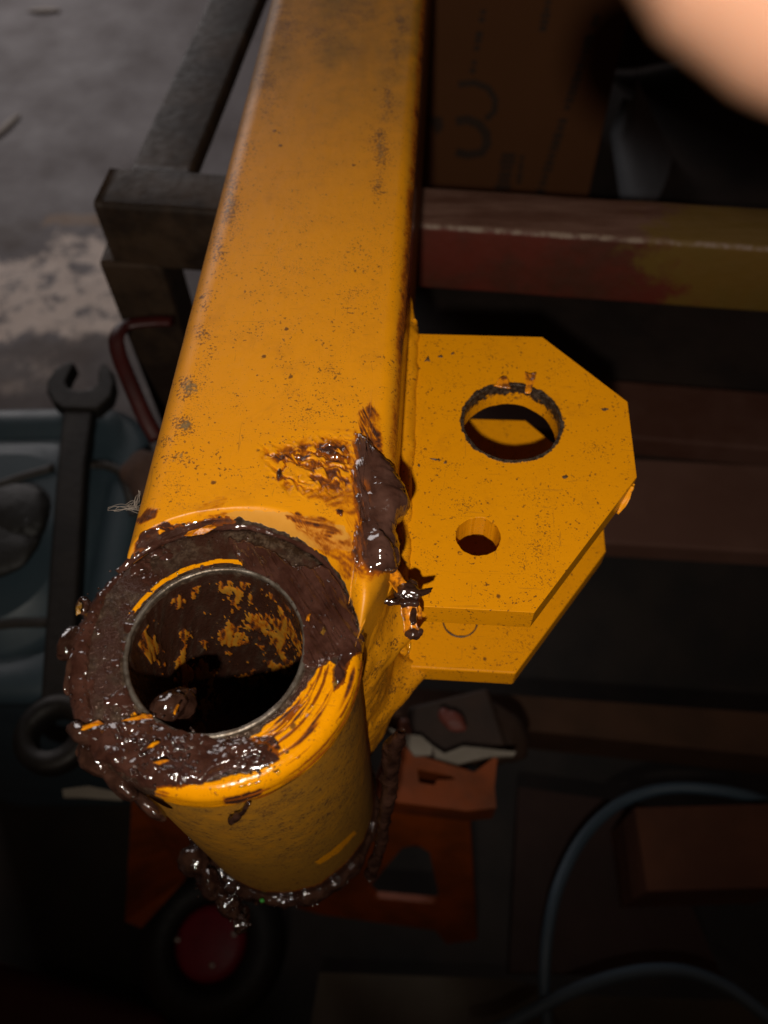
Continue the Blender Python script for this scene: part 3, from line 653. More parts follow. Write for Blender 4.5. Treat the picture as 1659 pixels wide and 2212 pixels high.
# ring of old grease round the bottom of the barrel, heaviest at the left
th2 = np.linspace(0, 2 * np.pi, 500, endpoint=False); ph = np.linspace(0, 2 * np.pi, 40, endpoint=False)
dg = np.degrees(th2); heavy = .72 * np.exp(-((dg - 212) / 32) ** 2); front = np.exp(-((dg - 285) / 45) ** 2)
tr = .0032 + .0062 * heavy + .0012 * front + .0035 * (n2(dg, 0 * dg, 12, 1, 4, 91) - .5)
cr = RO - .002 + .0035 * heavy; cz = -LB - .0012 - .008 * heavy - .002 * front
T2, PH = np.meshgrid(th2, ph, indexing='ij'); rr_ = cr[:, None] + tr[:, None] * np.cos(PH); zz_ = cz[:, None] + tr[:, None] * np.sin(PH) * 1.1
V = np.stack([rr_ * np.cos(T2), rr_ * np.sin(T2), zz_], -1).reshape(-1, 3)
d = np.stack([np.cos(PH) * np.cos(T2), np.cos(PH) * np.sin(T2), np.sin(PH)], -1).reshape(-1, 3)
V += d * ((fbm(V * 120, 4, 92) - .5) * .0050)[:, None]
ringo = mk('grease_ring', V, grid_faces(500, 40, True, True), 'gritty', arm)
blobs('grease_lump', [(P3(420, 1860, -.172), (.0070, .0060, .006), dict(nz=.5, sc=170, seed=12)), (P3(455, 1905, -.176), (.0080, .0055, .007), dict(nz=.5, sc=170, seed=13, rot=RZ(-40))), (P3(495, 1950, -.182), (.0080, .0050, .007), dict(nz=.5, sc=170, seed=14, rot=RZ(-45))), (P3(522, 1990, -.186), (.0035, .0060, .006), dict(nz=.5, sc=260, seed=15))])
# dark streak down the far right of the barrel
V, Fc = tube_arr([P3(868, 1578, -.094), P3(852, 1612, -.106), P3(841, 1660, -.119), P3(840, 1705, -.129), P3(832, 1765, -.141), P3(820, 1832, -.160), P3(800, 1890, -.177)], [.0012, .0038, .0034, .0028, .0026, .0026, .0030], seg=28, nz=.5, sc=120, seed=16, sub=16)
V += (fbm(V * 330, 3, 31) - .5)[:, None] * np.array([.0022, .0012, 0])
mk('grease_streak', V, Fc, 'gritty', arm)
# a green fleck caught in the ring
blobs('green_fleck', [(P3(566, 1945, -.174), (.0011, .0009, .0008), dict(nz=.4, sc=700, seed=17, sub=2))], simple('green_plastic_fleck', (.03, .25, .03), (.05, .35, .05), 300, .5))

# peeled strip with crumbs of grease hanging off the weld
def ribbon(name, pts, wid, mat, seed=0, curl=.35, n=26, m=9, thick=.00025):
    """a thin curled strip with real thickness"""
    pts = np.array(pts, float); t = np.linspace(0, len(pts) - 1, n); c = np.stack([np.interp(t, np.arange(len(pts)), pts[:, k]) for k in range(3)], 1)
    T = np.gradient(c, axis=0); T /= np.linalg.norm(T, axis=1)[:, None]; S = np.cross(T, [0, 0, 1.]); S /= np.linalg.norm(S, axis=1)[:, None]; U = np.cross(S, T)
    wv = np.interp(t, np.linspace(0, len(pts) - 1, len(wid)), wid); a = np.linspace(-1, 1, m)
    ww = wv[:, None] * a[None] * (1 + .3 * (fbm(np.stack([t * 3, 0 * t, 0 * t + seed], 1), 3, seed)[:, None] - .5) * 2)
    V = c[:, None] + S[:, None] * ww[..., None] + U[:, None] * (curl * wv[:, None] * (a[None] ** 2))[..., None]
    V = V.reshape(-1, 3); V += (fbm(V * 500, 3, seed)[:, None] - .5) * U.repeat(m, 0) * .0012
    top = V; bot = V - U.repeat(m, 0) * thick; q = grid_faces(n, m); k = len(V)
    rim_ = [i * m for i in range(n)] + [(n - 1) * m + j for j in range(1, m)] + [i * m + m - 1 for i in range(n - 2, -1, -1)] + list(range(m - 2, 0, -1))
    Fc = q.tolist() + (q[:, ::-1] + k).tolist() + [[rim_[i], rim_[i - 1], rim_[i - 1] + k, rim_[i] + k] for i in range(len(rim_))]
    return mk(name, np.vstack([top, bot]), Fc, mat, arm)
ribbon('peeled_strip', [P3(806, 1200, .000), P3(838, 1235, -.006), P3(866, 1272, -.012), P3(884, 1300, -.016)], [.0020, .0022, .0024, .0018], 'flake', 3, .5)
ribbon('peeled_strip', [P3(880, 1292, -.016), P3(884, 1325, -.018), P3(886, 1352, -.020), P3(890, 1378, -.022)], [.0020, .0024, .0022, .0014], 'flake', 5, .6)
ribbon('peeled_strip', [P3(900, 1305, -.018), P3(905, 1322, -.021), P3(908, 1338, -.023)], [.0008, .0010, .0005], 'flake', 6, .4, 12, 5)
blobs('grease_crumb', [(P3(880, 1282, -.012), (.0034, .0030, .0022), dict(nz=.7, sc=420, seed=21)), (P3(860, 1298, -.013), (.0042, .0014, .0016), dict(nz=.7, sc=420, seed=22, rot=RZ(10))), (P3(908, 1281, -.012), (.0042, .0010, .0011), dict(nz=.7, sc=500, seed=23, rot=RZ(22))), (P3(890, 1262, -.013), (.0020, .0016, .0014), dict(nz=.7, sc=480, seed=24)), (P3(884, 1300, -.012), (.0030, .0018, .0016), dict(nz=.7, sc=420, seed=29)), (P3(846, 1303, -.013), (.0014, .0006, .0006), dict(nz=.6, sc=600, seed=30, rot=RZ(15)))])
blobs('grease_crumb', [(P3(893, 1370, -.021), (.0022, .0018, .0016), dict(nz=.7, sc=450, seed=25)), (P3(904, 1366, -.021), (.0014, .0014, .0012), dict(nz=.7, sc=450, seed=26)), (P3(893, 1335, -.017), (.0011, .0030, .0010), dict(nz=.7, sc=450, seed=27)), (P3(842, 1225, -.003), (.0020, .0016, .0014), dict(nz=.7, sc=450, seed=28))])
# loose strand of grease beside the smear
tube('grease_strand', [P3(812, 985, .004), P3(836, 1005, .004), P3(848, 1030, .002), P3(850, 1050, .000)], [.0003, .0005, .0006, .0005], 'grease', arm, seg=10, sub=8)
# chips of paint
def quad_plate(name, corners, hole, mat, parent, thick=.006):
    """flat steel plate given by corner points in 3D, with an optional cut-out"""
    C3 = np.array(corners); bm = bmesh.new(); e = []
    def loop(pts): 
        vs_ = [bm.verts.new(p) for p in pts]; return [bm.edges.new((vs_[i], vs_[(i + 1) % len(vs_)])) for i in range(len(vs_))]
    e += loop(C3)
    if hole is not None: e += loop(hole)
    bmesh.ops.triangle_fill(bm, edges=e, use_beauty=True); bmesh.ops.recalc_face_normals(bm, faces=bm.faces[:])
    n = Vector(np.cross(C3[1] - C3[0], C3[2] - C3[0])).normalized()
    r = bmesh.ops.extrude_face_region(bm, geom=bm.faces[:])
    for g in r['geom']:
        if isinstance(g, bmesh.types.BMVert): g.co -= n * thick if n.z > 0 else -n * thick
    bmesh.ops.recalc_face_normals(bm, faces=bm.faces[:]); V, Fc = bm_arrays(bm); bm.free()
    return mk(name, V, Fc, mat, parent, False)

M['olive'] = simple('olive_grease_chip', (.14, .07, .012), (.24, .11, .012), 300, .2, .4)
def chip(poly, z, mat='flake', lift=.0012, seed=0):
    """ragged flake of paint lying on the grease, one side curling up"""
    rg_ = np.random.RandomState(seed); pts = []
    for i in range(len(poly)):
        a = np.array(poly[i], float); b = np.array(poly[(i + 1) % len(poly)], float)
        for t_ in (0, .33, .66):
            q_ = a + (b - a) * t_ + (rg_.rand(2) - .5) * (3.0 if t_ else 1.0); pts.append(at(q_[0], q_[1], z + lift * rg_.rand() * .5))
    pts = np.array(pts); c = pts.mean(0); c[2] += lift; n = len(pts); low = pts - np.array([0, 0, .0003]); V = np.vstack([pts, c, low, c - np.array([0, 0, .0003])])
    Fc = [[i, (i + 1) % n, n] for i in range(n)] + [[(i + 1) % n + n + 1, i + n + 1, 2 * n + 1] for i in range(n)] + [[(i + 1) % n, i, i + n + 1, (i + 1) % n + n + 1] for i in range(n)]
    mk('paint_chip', V, Fc, mat, arm, False, {'bare': np.zeros(len(V)), 'film': .12 + .35 * rg_.rand(len(V)), 'dirt': np.full(len(V), .2), 'dust_dim': np.zeros(len(V)), 'tan': np.zeros(len(V))})
for k, (pl_, z_, mt_) in enumerate((([(398, 1157), (410, 1147), (432, 1146), (455, 1131), (468, 1138), (440, 1153)], .0012, 'paint'), ([(338, 1148), (346, 1139), (357, 1146), (343, 1154)], .0045, 'paint'),
        ([(174, 1577), (178, 1568), (205, 1560), (212, 1555), (224, 1562), (190, 1574)], .0012, 'paint'), ([(262, 1557), (300, 1547), (305, 1541), (325, 1543), (331, 1552), (300, 1554)], .0014, 'paint'),
        ([(661, 1340), (664, 1328), (672, 1326), (668, 1342)], .0014, 'paint'), ([(165, 1330), (163, 1315), (170, 1297), (177, 1305), (175, 1322)], -.001, 'olive'), ([(375, 1541), (383, 1523), (388, 1522), (379, 1543)], .003, 'paint'),
        ([(318, 1615), (335, 1600), (345, 1602), (330, 1614)], .0036, 'paint'), ([(330, 1648), (352, 1640), (366, 1642), (345, 1652)], .0032, 'flake'), ([(692, 1366), (700, 1352), (704, 1362), (698, 1374)], .0018, 'olive'), ([(718, 1480), (724, 1466), (729, 1472), (722, 1488)], .0010, 'olive'),
        ([(155, 1480), (161, 1470), (168, 1500), (176, 1545), (170, 1548)], -.0015, 'paint'))):
    chip(pl_, z_, mt_, .0011, 60 + k)
for k, pl_ in enumerate(([(914, 782), (926, 764), (931, 782)], [(944, 770), (954, 764), (958, 772), (948, 774)], [(972, 765), (981, 758), (984, 765)], [(1294, 882), (1306, 880), (1318, 884), (1304, 888)], [(944, 994), (949, 988), (950, 999)], [(957, 1000), (963, 994), (965, 1003)], [(924, 988), (940, 990), (958, 994), (942, 996)], [(1212, 1028), (1224, 1022), (1230, 1030), (1218, 1036)], [(900, 1006), (904, 1000), (908, 1008)])):
    c_ = np.mean(pl_, 0); chip([tuple(c_ + (np.array(p) - c_) * .75) for p in pl_], Z1 + .0001, 'soot', .0003, 90 + k)
# beads added to the grease to give glints under the torch
rng = np.random.RandomState(21); parts = []
def bead(p, r):
    bm = bmesh.new(); bmesh.ops.create_icosphere(bm, subdivisions=2, radius=1); V_, F_ = bm_arrays(bm); bm.free()
    parts.append((V_ * np.array([r, r, r * .55]) * (.8 + .4 * rng.rand(3)) + np.array(p), F_))
def scatter(poly, n, z, r0, r1, zr=.0010):
    poly_ = np.array(poly); lo, hi = poly_.min(0), poly_.max(0); k = 0
    while k < n:
        q_ = lo + (hi - lo) * rng.rand(2)
        if sdpoly(np.array([q_[0]]), np.array([q_[1]]), poly)[0] > -2: continue
        bead(at(q_[0], q_[1], z + zr * rng.rand()), r0 + (r1 - r0) * rng.rand() ** 2); k += 1
scatter(LG, 110, .0007, .00025, .0006, .0012)
scatter([(280, 1590), (400, 1580), (420, 1640), (300, 1660)], 40, .0012, .0003, .0007, .0012)
scatter([(480, 1600), (610, 1600), (640, 1640), (560, 1700), (470, 1690)], 44, .0002, .0002, .0005, .0004)
scatter(RG, 44, .0009, .00018, .0004, .0006); scatter(LE, 26, .0008, .0002, .00045, .0006); scatter(UP, 26, .0003, .00015, .00034, .0003)
V, Fc = join(parts); tag(mk('glint_beads', V, Fc, 'gritty', arm), kind='stuff')
parts = []; RV = np.array([v_.co[:] for v_ in ringo.data.vertices]) + np.array(world_loc(ringo)); RA = np.degrees(np.arctan2(RV[:, 1], RV[:, 0])) % 360
cand = RV[(RA > 185) & (RA < 262) & (np.hypot(RV[:, 0], RV[:, 1]) > .039)]; cand2 = RV[(RA > 262) & (RA < 345) & (np.hypot(RV[:, 0], RV[:, 1]) > .039)]
for k in range(90): bead(cand[rng.randint(len(cand))], .0003 + .0006 * rng.rand() ** 2)
for k in range(34): bead(cand2[rng.randint(len(cand2))], .0003 + .0004 * rng.rand() ** 2)
for c_, s_ in (((420, 1860), 24), ((455, 1905), 26), ((495, 1950), 26), ((524, 1990), 16)):
    for k in range(26): bead(at(c_[0] + s_ * rng.randn() * .6, c_[1] + s_ * rng.randn() * .6, -.170 - .008 * rng.rand()), .0003 + .0005 * rng.rand() ** 2)
V, Fc = join(parts); tag(mk('glint_beads', V, Fc, 'gritty', arm), kind='stuff')
for pt in ([P3(1366, 1050, -.0345), P3(1352, 1082, -.039), P3(1334, 1110, -.043)], [P3(1368, 1044, -.035), P3(1360, 1064, -.041)]):
    ribbon('paint_chip', pt, [.0006, .0011, .0004], 'paint', 44, .4, 14, 5)
# torn paint standing up at the far lip of the large hole
for k, pt in enumerate(([P3(1085, 838, -.0318), P3(1088, 822, -.031), P3(1090, 812, -.0308)], [P3(1140, 850, -.0318), P3(1145, 825, -.0312), P3(1146, 806, -.031)])):
    ribbon('paint_chip', pt, [.0030, .0020, .0006] if k == 0 else [.0012, .0014, .0026], 'flake', 50 + k, .25, 12, 7)
# cobweb on the left edge
M['web'] = simple('cobweb_fibre', (.16, .13, .11), (.22, .18, .15), 300, .8, 0)
rng = np.random.RandomState(5); parts = []
for k in range(26):
    a = np.array(P3(298 + rng.rand() * 6, 1055 + 50 * rng.rand(), .000)); b = np.array(P3(266 + 30 * rng.rand(), 1088 + 16 * rng.rand(), -.002 + .003 * rng.rand()))
    if k > 18: b = np.array(P3(228 + 30 * rng.rand(), 1096 + 10 * rng.rand(), -.002)); a = np.array(P3(280 + 12 * rng.rand(), 1090 + 10 * rng.rand(), .0))
    mid_ = (a + b) / 2 + (rng.rand(3) - .5) * .003
    parts.append(tube_arr([a, mid_, b], .00006 + .00004 * rng.rand(), seg=5, sub=5))
V, Fc = join(parts); tag(mk('cobweb', V, Fc, 'web', arm), kind='stuff')
# curled hair on the lower lug
tube('hair', [P3(886, 1390, -.080), P3(882, 1410, -.082), P3(864, 1425, -.083), P3(842, 1418, -.083), P3(838, 1408, -.082)], .00012, M['gritty'], arm, seg=6, sub=6)

# ================================================================ THINGS AROUND
# ---- cardboard box on the shelf
def make_card():
    t = NT('brown_cardboard'); n = t.noise(7, 4); f = t.noise(60, 4, .6, t.scaled(1, 1, 4))
    return t.out(t.mix(n, (.066, .023, .007), (.088, .033, .011)), .85, t.bump(f, .2, .001), 0, .2)
M['card'] = make_card(); M['ink'] = simple('black_box_print', (.022, .010, .005), (.030, .014, .007), 60, .8, .1)
YB = .60; ZT = .08; ZS = -.351
xl, xr = -.03, .1985
cb = tag(empty('cardboard_box', ((xl + xr) / 2, YB + .12, ZS)), 'brown cardboard box with black print standing on the shelf behind the crossbar', 'box')
th_ = .004
box('box_wall', ((xl + xr) / 2, YB + th_ / 2, (ZS + ZT) / 2), (xr - xl, th_, ZT - ZS), 'card', cb, None, .0008, 1)
box('box_wall', ((xl + xr) / 2, YB + .24, (ZS + ZT) / 2), (xr - xl, th_, ZT - ZS), 'card', cb, None, .0008, 1)
box('box_wall', (xl + th_ / 2, YB + .122, (ZS + ZT) / 2 - .001), (th_, .233, ZT - ZS - .002), 'card', cb, None, .0008, 1)
box('box_wall', (xr - th_ / 2, YB + .122, (ZS + ZT) / 2 - .001), (th_, .233, ZT - ZS - .002), 'card', cb, None, .0008, 1)
box('box_flap', ((xl + xr) / 2, YB + .062, ZT + .002), (xr - xl, .120, .003), 'card', cb, None, .0008, 1)
box('box_flap', ((xl + xr) / 2, YB + .183, ZT + .002), (xr - xl, .118, .003), 'card', cb, None, .0008, 1)
def front(u_, v_): p = aty(u_, v_, YB); return p[0], p[2]
def print_poly(pts, nm='printed_mark'):
    V = np.array([[x, YB - .0006, z] for x, z in pts] + [[x, YB - .0001, z] for x, z in pts]); n = len(pts)
    mk(nm, V, [list(range(n)), list(range(2 * n - 1, n - 1, -1))] + [[i, i + n, (i + 1) % n + n, (i + 1) % n] for i in range(n)], 'ink', cb, False)
def stroke(pts, wd):
    pts = np.array(pts, float); T = np.gradient(pts, axis=0); T /= np.linalg.norm(T, axis=1)[:, None]; S = np.stack([-T[:, 1], T[:, 0]], 1)
    V = np.vstack([pts + S * wd, (pts - S * wd)]); n = len(pts)
    W = np.stack([V[:, 0], 0 * V[:, 0] + YB - .0006, V[:, 1]], 1)
    W2 = W.copy(); W2[:, 1] = YB - .0001
    q = [[i, i + 1, n + i + 1, n + i] for i in range(n - 1)]
    mk('printed_mark', np.vstack([W, W2]), q + [[a + 2 * n for a in f[::-1]] for f in q], 'ink', cb, False)
# the big hooked figure, measured off the face of the box
stroke([front(*p) for p in ((985, 262), (1010, 258), (1035, 268), (1050, 288), (1052, 312), (1040, 330), (1010, 334), (985, 328))], .0042)
stroke([front(*p) for p in ((990, 182), (1025, 178), (1055, 190), (1070, 215), (1068, 240), (1050, 258))], .0028)
print_poly([front(*p) for p in ((925, 252), (955, 252), (958, 275), (945, 290), (932, 270))])
rng = np.random.RandomState(11)
def print_line(u0, v0, u1, v1, n, wd, hgt, gap=.25):
    for k in range(n):
        if rng.rand() < gap: continue
        t0 = (k + .08) / n; t1 = (k + .62 + .3 * rng.rand()) / n
        a = np.array([u0 + (u1 - u0) * t0, v0 + (v1 - v0) * t0]); b = np.array([u0 + (u1 - u0) * t1, v0 + (v1 - v0) * t1]); w1 = wd * (.6 + .5 * rng.rand())
        print_poly([front(a[0] - w1, a[1]), front(a[0] + w1, a[1]), front(b[0] + w1, b[1]), front(b[0] - w1, b[1])])
print_line(1045, 20, 1020, 160, 9, 7, 0, .1)
print_line(1185, 0, 1172, 68, 5, 10, 0, .1)
print_line(1290, 30, 1165, 420, 26, 10, 0, .12)
print_line(1100, 330, 1085, 410, 6, 16, 0, .15)
print_line(1128, 335, 1120, 400, 5, 6, 0, .2)

# ---- crumpled dark plastic sheet beside the box
def make_plastic(name, c, r):
    t = NT(name); n = t.noise(9, 4)
    return t.out(t.mix(n, c, tuple(x * 1.5 for x in c)), r, t.bump(t.noise(30, 4), .35, .004), 0, .5)
M['dplastic'] = make_plastic('dark_plum_plastic_sheet', (.030, .012, .014), .5); M['pale_refl'] = make_plastic('pale_reflection', (.10, .105, .125), .33)
nx_, ny_ = 60, 60
U_, W_ = np.meshgrid(np.linspace(0, 1, nx_), np.linspace(0, 1, ny_), indexing='ij')
X = .245 + .62 * U_; Z = ZS + .004 + .48 * W_; Yy = .93 + .05 * np.sin(X * 19) * (.4 + W_) - .06 * W_ + .04 * (n2((X * 10).ravel(), (Z * 10).ravel(), 1.3, 1.3, 4, 7).reshape(X.shape) - .5)
Va = np.stack([X, Yy, Z], -1).reshape(-1, 3); Vb_ = Va + np.array([0, .003, 0]); q = grid_faces(nx_, ny_)
sheet = mk('plastic_sheet', np.vstack([Va, Vb_]), q.tolist() + (q[:, ::-1] + len(Va)).tolist(), 'dplastic')
tag(sheet, 'dark plum plastic sheet hanging in folds right of the cardboard box', 'plastic sheet')
def lathe_simple(name, c, prof, mat, seg=48, parent=None, squash=1.0):
    prof = np.array(prof, float); a = np.linspace(0, 2 * np.pi, seg, endpoint=False)
    V = np.stack([prof[None, :, 0] * np.cos(a)[:, None], squash * prof[None, :, 0] * np.sin(a)[:, None], np.broadcast_to(prof[:, 1], (seg, len(prof)))], -1).reshape(-1, 3) + np.array(c)
    return mk(name, V, grid_faces(seg, len(prof), True, False), mat, parent)
# pale bent panel added as a bluish-white reflection between box and sheet
ring_ = np.linspace(0, 1, 24); hh = np.linspace(0, 1, 20); A_, H_ = np.meshgrid(ring_, hh, indexing='ij')
pl0, pl1 = aty(1345, 470, .65), aty(1318, 290, .65); topx = aty(1345, 215, .65)
def left_edge(hv):
    z = pl0[2] + (topx[2] - pl0[2]) * hv
    return np.interp(z, [pl0[2], pl1[2], topx[2]], [pl0[0], pl1[0], topx[0]]), z
lx, lz = left_edge(H_.ravel()); wdt = .065 * (1 - .65 * H_.ravel())
Vp = np.stack([lx + wdt * A_.ravel(), .65 + .09 * A_.ravel() ** 2 - .015 * np.sin(A_.ravel() * 3), lz], 1)
q = grid_faces(24, 20); Vp2 = Vp + np.array([.001, .004, 0])
tag(mk('pale_reflection_sheet', np.vstack([Vp, Vp2]), q.tolist() + (q[:, ::-1] + len(Vp)).tolist(), 'pale_refl'), 'pale bent sheet standing in for a bluish reflection right of the cardboard box', 'plastic sheet')

# ---- spanner, tub and the black grip, on the left
M['tub'] = simple('pale_blue_plastic', (.022, .037, .048), (.029, .047, .060), 8, .5, .15)
M['tubrib'] = simple('dirty_blue_plastic', (.012, .009, .007), (.020, .015, .011), 20, .6, .2)
tub = tag(empty('plastic_tub', (-.30, .196, ZF)), 'pale blue plastic tub with a ribbed lid under the spanner', 'tub')
def rrect(x0, x1, y0, y1, r, n=10):
    p = []
    for cx_, cy_, a0 in ((x1 - r, y1 - r, 0), (x0 + r, y1 - r, 90), (x0 + r, y0 + r, 180), (x1 - r, y0 + r, 270)):
        for k in range(n): a = math.radians(a0 + 90 * k / (n - 1)); p.append((cx_ + r * math.cos(a), cy_ + r * math.sin(a)))
    return np.array(p)
def rot2(p, c, deg_):
    a = math.radians(deg_); q = p - np.array(c); return np.stack([q[:, 0] * math.cos(a) - q[:, 1] * math.sin(a), q[:, 0] * math.sin(a) + q[:, 1] * math.cos(a)], 1) + np.array(c)
def loft(name, rings, mat, parent=None, cap=True):
    V = np.vstack([np.column_stack([p, np.full(len(p), z)]) for p, z in rings]); n, m = len(rings), len(rings[0][0])
    Fc = grid_faces(n, m, False, True).tolist()
    if cap: Fc += [list(range(m))[::-1], list(range((n - 1) * m, n * m))]
    o = mk(name, V, Fc, mat, parent, True)
    if cap:
        for p_ in o.data.polygons[-2:]: p_.use_smooth = False
    return o
c0 = (-.30, .15); ZTB = -.290
R_ = lambda e: rot2(rrect(-.47 - e, -.148 + e, .075 - e, .317 + e, .05, 10), c0, 4)
loft('tub_body', [(R_(-.04), ZF + .002), (R_(-.012), -.34), (R_(-.012), -.315)], 'tub', tub)
loft('lid', [(R_(-.004), -.318), (R_(0), -.312), (R_(0), -.300), (R_(-.006), -.2955), (R_(-.022), -.2955), (R_(-.026), -.301), (R_(-.034), -.301), (R_(-.040), -.2935), (R_(-.05), -.2925)], 'tub', tub)
for (a, b, zz) in (((-60, 1070), (118, 1010), -.292), ((200, 1003), (262, 1018), -.292), ((262, 1018), (290, 1110), -.292), ((-60, 1360), (110, 1345), -.292), ((175, 1328), (300, 1295), -.292)):
    tube('lid_rib', [at(*a, zz), (at(*a, zz) + at(*b, zz)) / 2 + np.array([0, .002, 0]), at(*b, zz)], .0038, 'tubrib', tub, seg=10, sub=6, flat=.6)
M['spanner'] = simple('dull_dark_steel', (.007, .0055, .0045), (.014, .011, .009), 30, .55, .25, .001, .5)
sp = tag(empty('open_end_spanner', tuple(at(125, 1200, -.289))), 'large dark steel open-ended spanner lying on the blue tub', 'spanner')
def flat_poly(name, pts2, z0, z1, mat, parent, bev=.0015):
    bm = bmesh.new(); vs_ = [bm.verts.new((x, y, z0)) for x, y in pts2]; f = bm.faces.new(vs_)
    r = bmesh.ops.extrude_face_region(bm, geom=[f])
    for g in r['geom']:
        if isinstance(g, bmesh.types.BMVert): g.co.z = z1
    bmesh.ops.recalc_face_normals(bm, faces=bm.faces[:]); V, Fc = bm_arrays(bm); bm.free()
    o = mk(name, V, Fc, mat, parent, False)
    if bev:
        b = o.modifiers.new('soft_edges', 'BEVEL'); b.width = bev; b.segments = 3; b.limit_method = 'ANGLE'
    return o
zs_ = -.277
jaw = [(132, 882), (112, 868), (100, 845), (101, 820), (118, 795), (150, 778), (162, 784), (150, 805), (142, 826), (148, 838), (170, 842), (196, 838), (210, 826), (212, 800), (216, 784), (228, 782), (242, 800), (247, 828), (240, 855), (222, 872), (208, 884)]
flat_poly('jaw', [tuple(at(a, b, zs_)[:2]) for a, b in jaw], zs_ - .013, zs_, 'spanner', sp, .003)
shank = [(136, 874), (204, 874), (186, 1000), (176, 1150), (166, 1320), (158, 1530), (84, 1530), (98, 1320), (110, 1150), (122, 1000)]
flat_poly('shank', [tuple(at(a, b, zs_ - .002)[:2]) for a, b in shank], zs_ - .0125, zs_ - .002, 'spanner', sp, .003)
rc = at(112, 1580, zs_); lathe_simple('ring_end', (rc[0], rc[1], zs_ - .014), [(.012, 0), (.022, 0), (.024, .003), (.024, .012), (.022, .015), (.012, .015), (.012, 0)], 'spanner', 48, sp)
M['rubber'] = simple('black_rubber', (.004, .004, .004), (.007, .0065, .006), 40, .6, .4)
gp = at(20, 1130, -.26); V, Fc = join([blob_arr(at(25, 1110, -.280), (.030, .024, .009), nz=.35, sc=35, seed=3), blob_arr(at(-25, 1170, -.280), (.034, .026, .007), nz=.35, sc=35, seed=4), blob_arr(at(62, 1140, -.282), (.012, .016, .009), nz=.4, sc=60, seed=6)])
tag(mk('rubber_grip', V, Fc, 'rubber'), 'shapeless black rubber grip at the left edge on the blue tub', 'grip')
# red strap loop by the post
M['red'] = simple('red_painted_steel', (.024, .0012, .0008), (.034, .002, .0015), 30, .5, .15)
zc = -.17
tag(tube('red_strap', [at(372, 694, zc), at(330, 694, zc), at(275, 702, zc), at(252, 728, zc), at(258, 770, zc - .005), at(282, 830, zc - .012), at(312, 900, zc - .022), at(340, 950, zc - .03)], [.0040, .0042, .0045, .0050, .0050, .0050, .0050, .005], 'red', None, seg=14, sub=8, flat=.55), 'red bent strap looped around the stand post', 'strap')
# small brown lump in the gap by the beam
tag(mk('rag', *blob_arr(at(312, 1020, -.265), (.016, .020, .014), nz=.5, sc=50, seed=8), simple('brown_rag_cloth', (.05, .026, .019), (.08, .042, .03), 60, .9, .5)), 'small brown rag crumpled between the blue tub and the arm', 'rag')

# ---- orange axle stand below the barrel
M['orange'] = simple('worn_orange_paint', (.24, .044, .002), (.13, .028, .003), 24, .55, .25)
M['paper'] = simple('grubby_white_plastic_scrap', (.17, .145, .115), (.24, .21, .17), 30, .7, .2)
ax = tag(empty('axle_stand', (.03, .02, -.63)), 'worn orange axle stand with a triangular cut-out below the barrel', 'axle stand')
# plane of the front leg plate: leans from the column top towards the viewer's feet
pA = at(835, 1640, -.36); pB = at(1045, 1690, -.36); pC = at(690, 1985, -.60)
nrm = np.cross(pB - pA, pC - pA)
def onp(u_, v_): r = ray(u_, v_); return CAM + r * (nrm @ (pA - CAM)) / (nrm @ r)
quad_plate('leg_plate', [onp(*p) for p in ((828, 1640), (1000, 1690), (1012, 1735), (1030, 2030), (965, 2040), (940, 2010), (690, 1975), (640, 1960), (770, 1800))],
           [onp(*p) for p in ((868, 1832), (900, 1824), (928, 1842), (950, 1942), (938, 1952), (812, 1940), (792, 1922))], 'orange', ax)
zt = -.345
quad_plate('head_plate', [at(*p, zt) for p in ((848, 1592), (898, 1630), (1025, 1668), (1075, 1630), (1068, 1700), (1072, 1745), (1010, 1752), (915, 1740), (812, 1728))],
           [at(*p, zt) for p in ((902, 1662), (975, 1676), (985, 1684), (945, 1684), (938, 1696), (905, 1690))], 'orange', ax, .03)
pl = [at(*p, z) for p, z in (((268, 1710), -.36), ((330, 1722), -.36), ((395, 1960), -.58), ((280, 2005), -.60))]
quad_plate('leg_plate', [at(285, 1720, -.38), at(420, 1760, -.38), at(400, 1900, -.56), at(305, 2005, -.60), at(270, 1990, -.60)], None, 'orange', ax)
quad_plate('leg_plate', [at(420, 1760, -.385), at(800, 1660, -.385), at(760, 1800, -.50), at(440, 1850, -.50)], None, 'orange', ax)
V, Fc = box_arr((at(930, 1700, -.4)[0], at(930, 1700, -.4)[1] + .022, -.50), (.05, .045, .24), None, .004); mk('column', V, Fc, 'orange', ax, False)
def scrap(name, pts, z, label, h=.004):
    P_ = [at(*p, z) for p in pts]; o = quad_plate(name, P_, None, 'paper', None, h); tag(o, label, 'plastic scrap'); return o
scrap('plastic_scrap', [(838, 1572), (872, 1585), (910, 1590), (935, 1612), (932, 1630), (895, 1632), (872, 1600)], -.335, 'rounded off-white plastic scrap on the axle stand beside the barrel')
scrap('plastic_scrap', [(935, 1612), (960, 1628), (1000, 1612), (1060, 1618), (1115, 1624), (1110, 1632), (1060, 1634), (1020, 1642), (990, 1650), (940, 1636)], -.333, 'long pointed off-white plastic scrap across the axle stand top')
scrap('plastic_scrap', [(135, 1705), (190, 1698), (262, 1712), (262, 1728), (180, 1722), (137, 1722)], -.36, 'off-white plastic strip low on the left under the barrel')
M['brown1'] = simple('brown_oily_wood', (.018, .008, .004), (.032, .014, .007), 16, .7, .4)
tag(mk('wood_offcut', *box_arr(at(985, 1580, -.37), (.06, .045, .022), Matrix.Rotation(.3, 3, 'Z'), .003), 'brown1', None, False), 'short brown wood offcut lying behind the white scraps', 'offcut')
tag(mk('wood_offcut', *blob_arr(at(1050, 1590, -.38), (.028, .022, .018), nz=.35, sc=45, seed=14), 'brown1'), 'rounded brown lump of wood right of the short offcut', 'offcut')
M['redpl'] = simple('dull_red_plastic', (.10, .022, .014), (.13, .03, .02), 40, .6, .2)
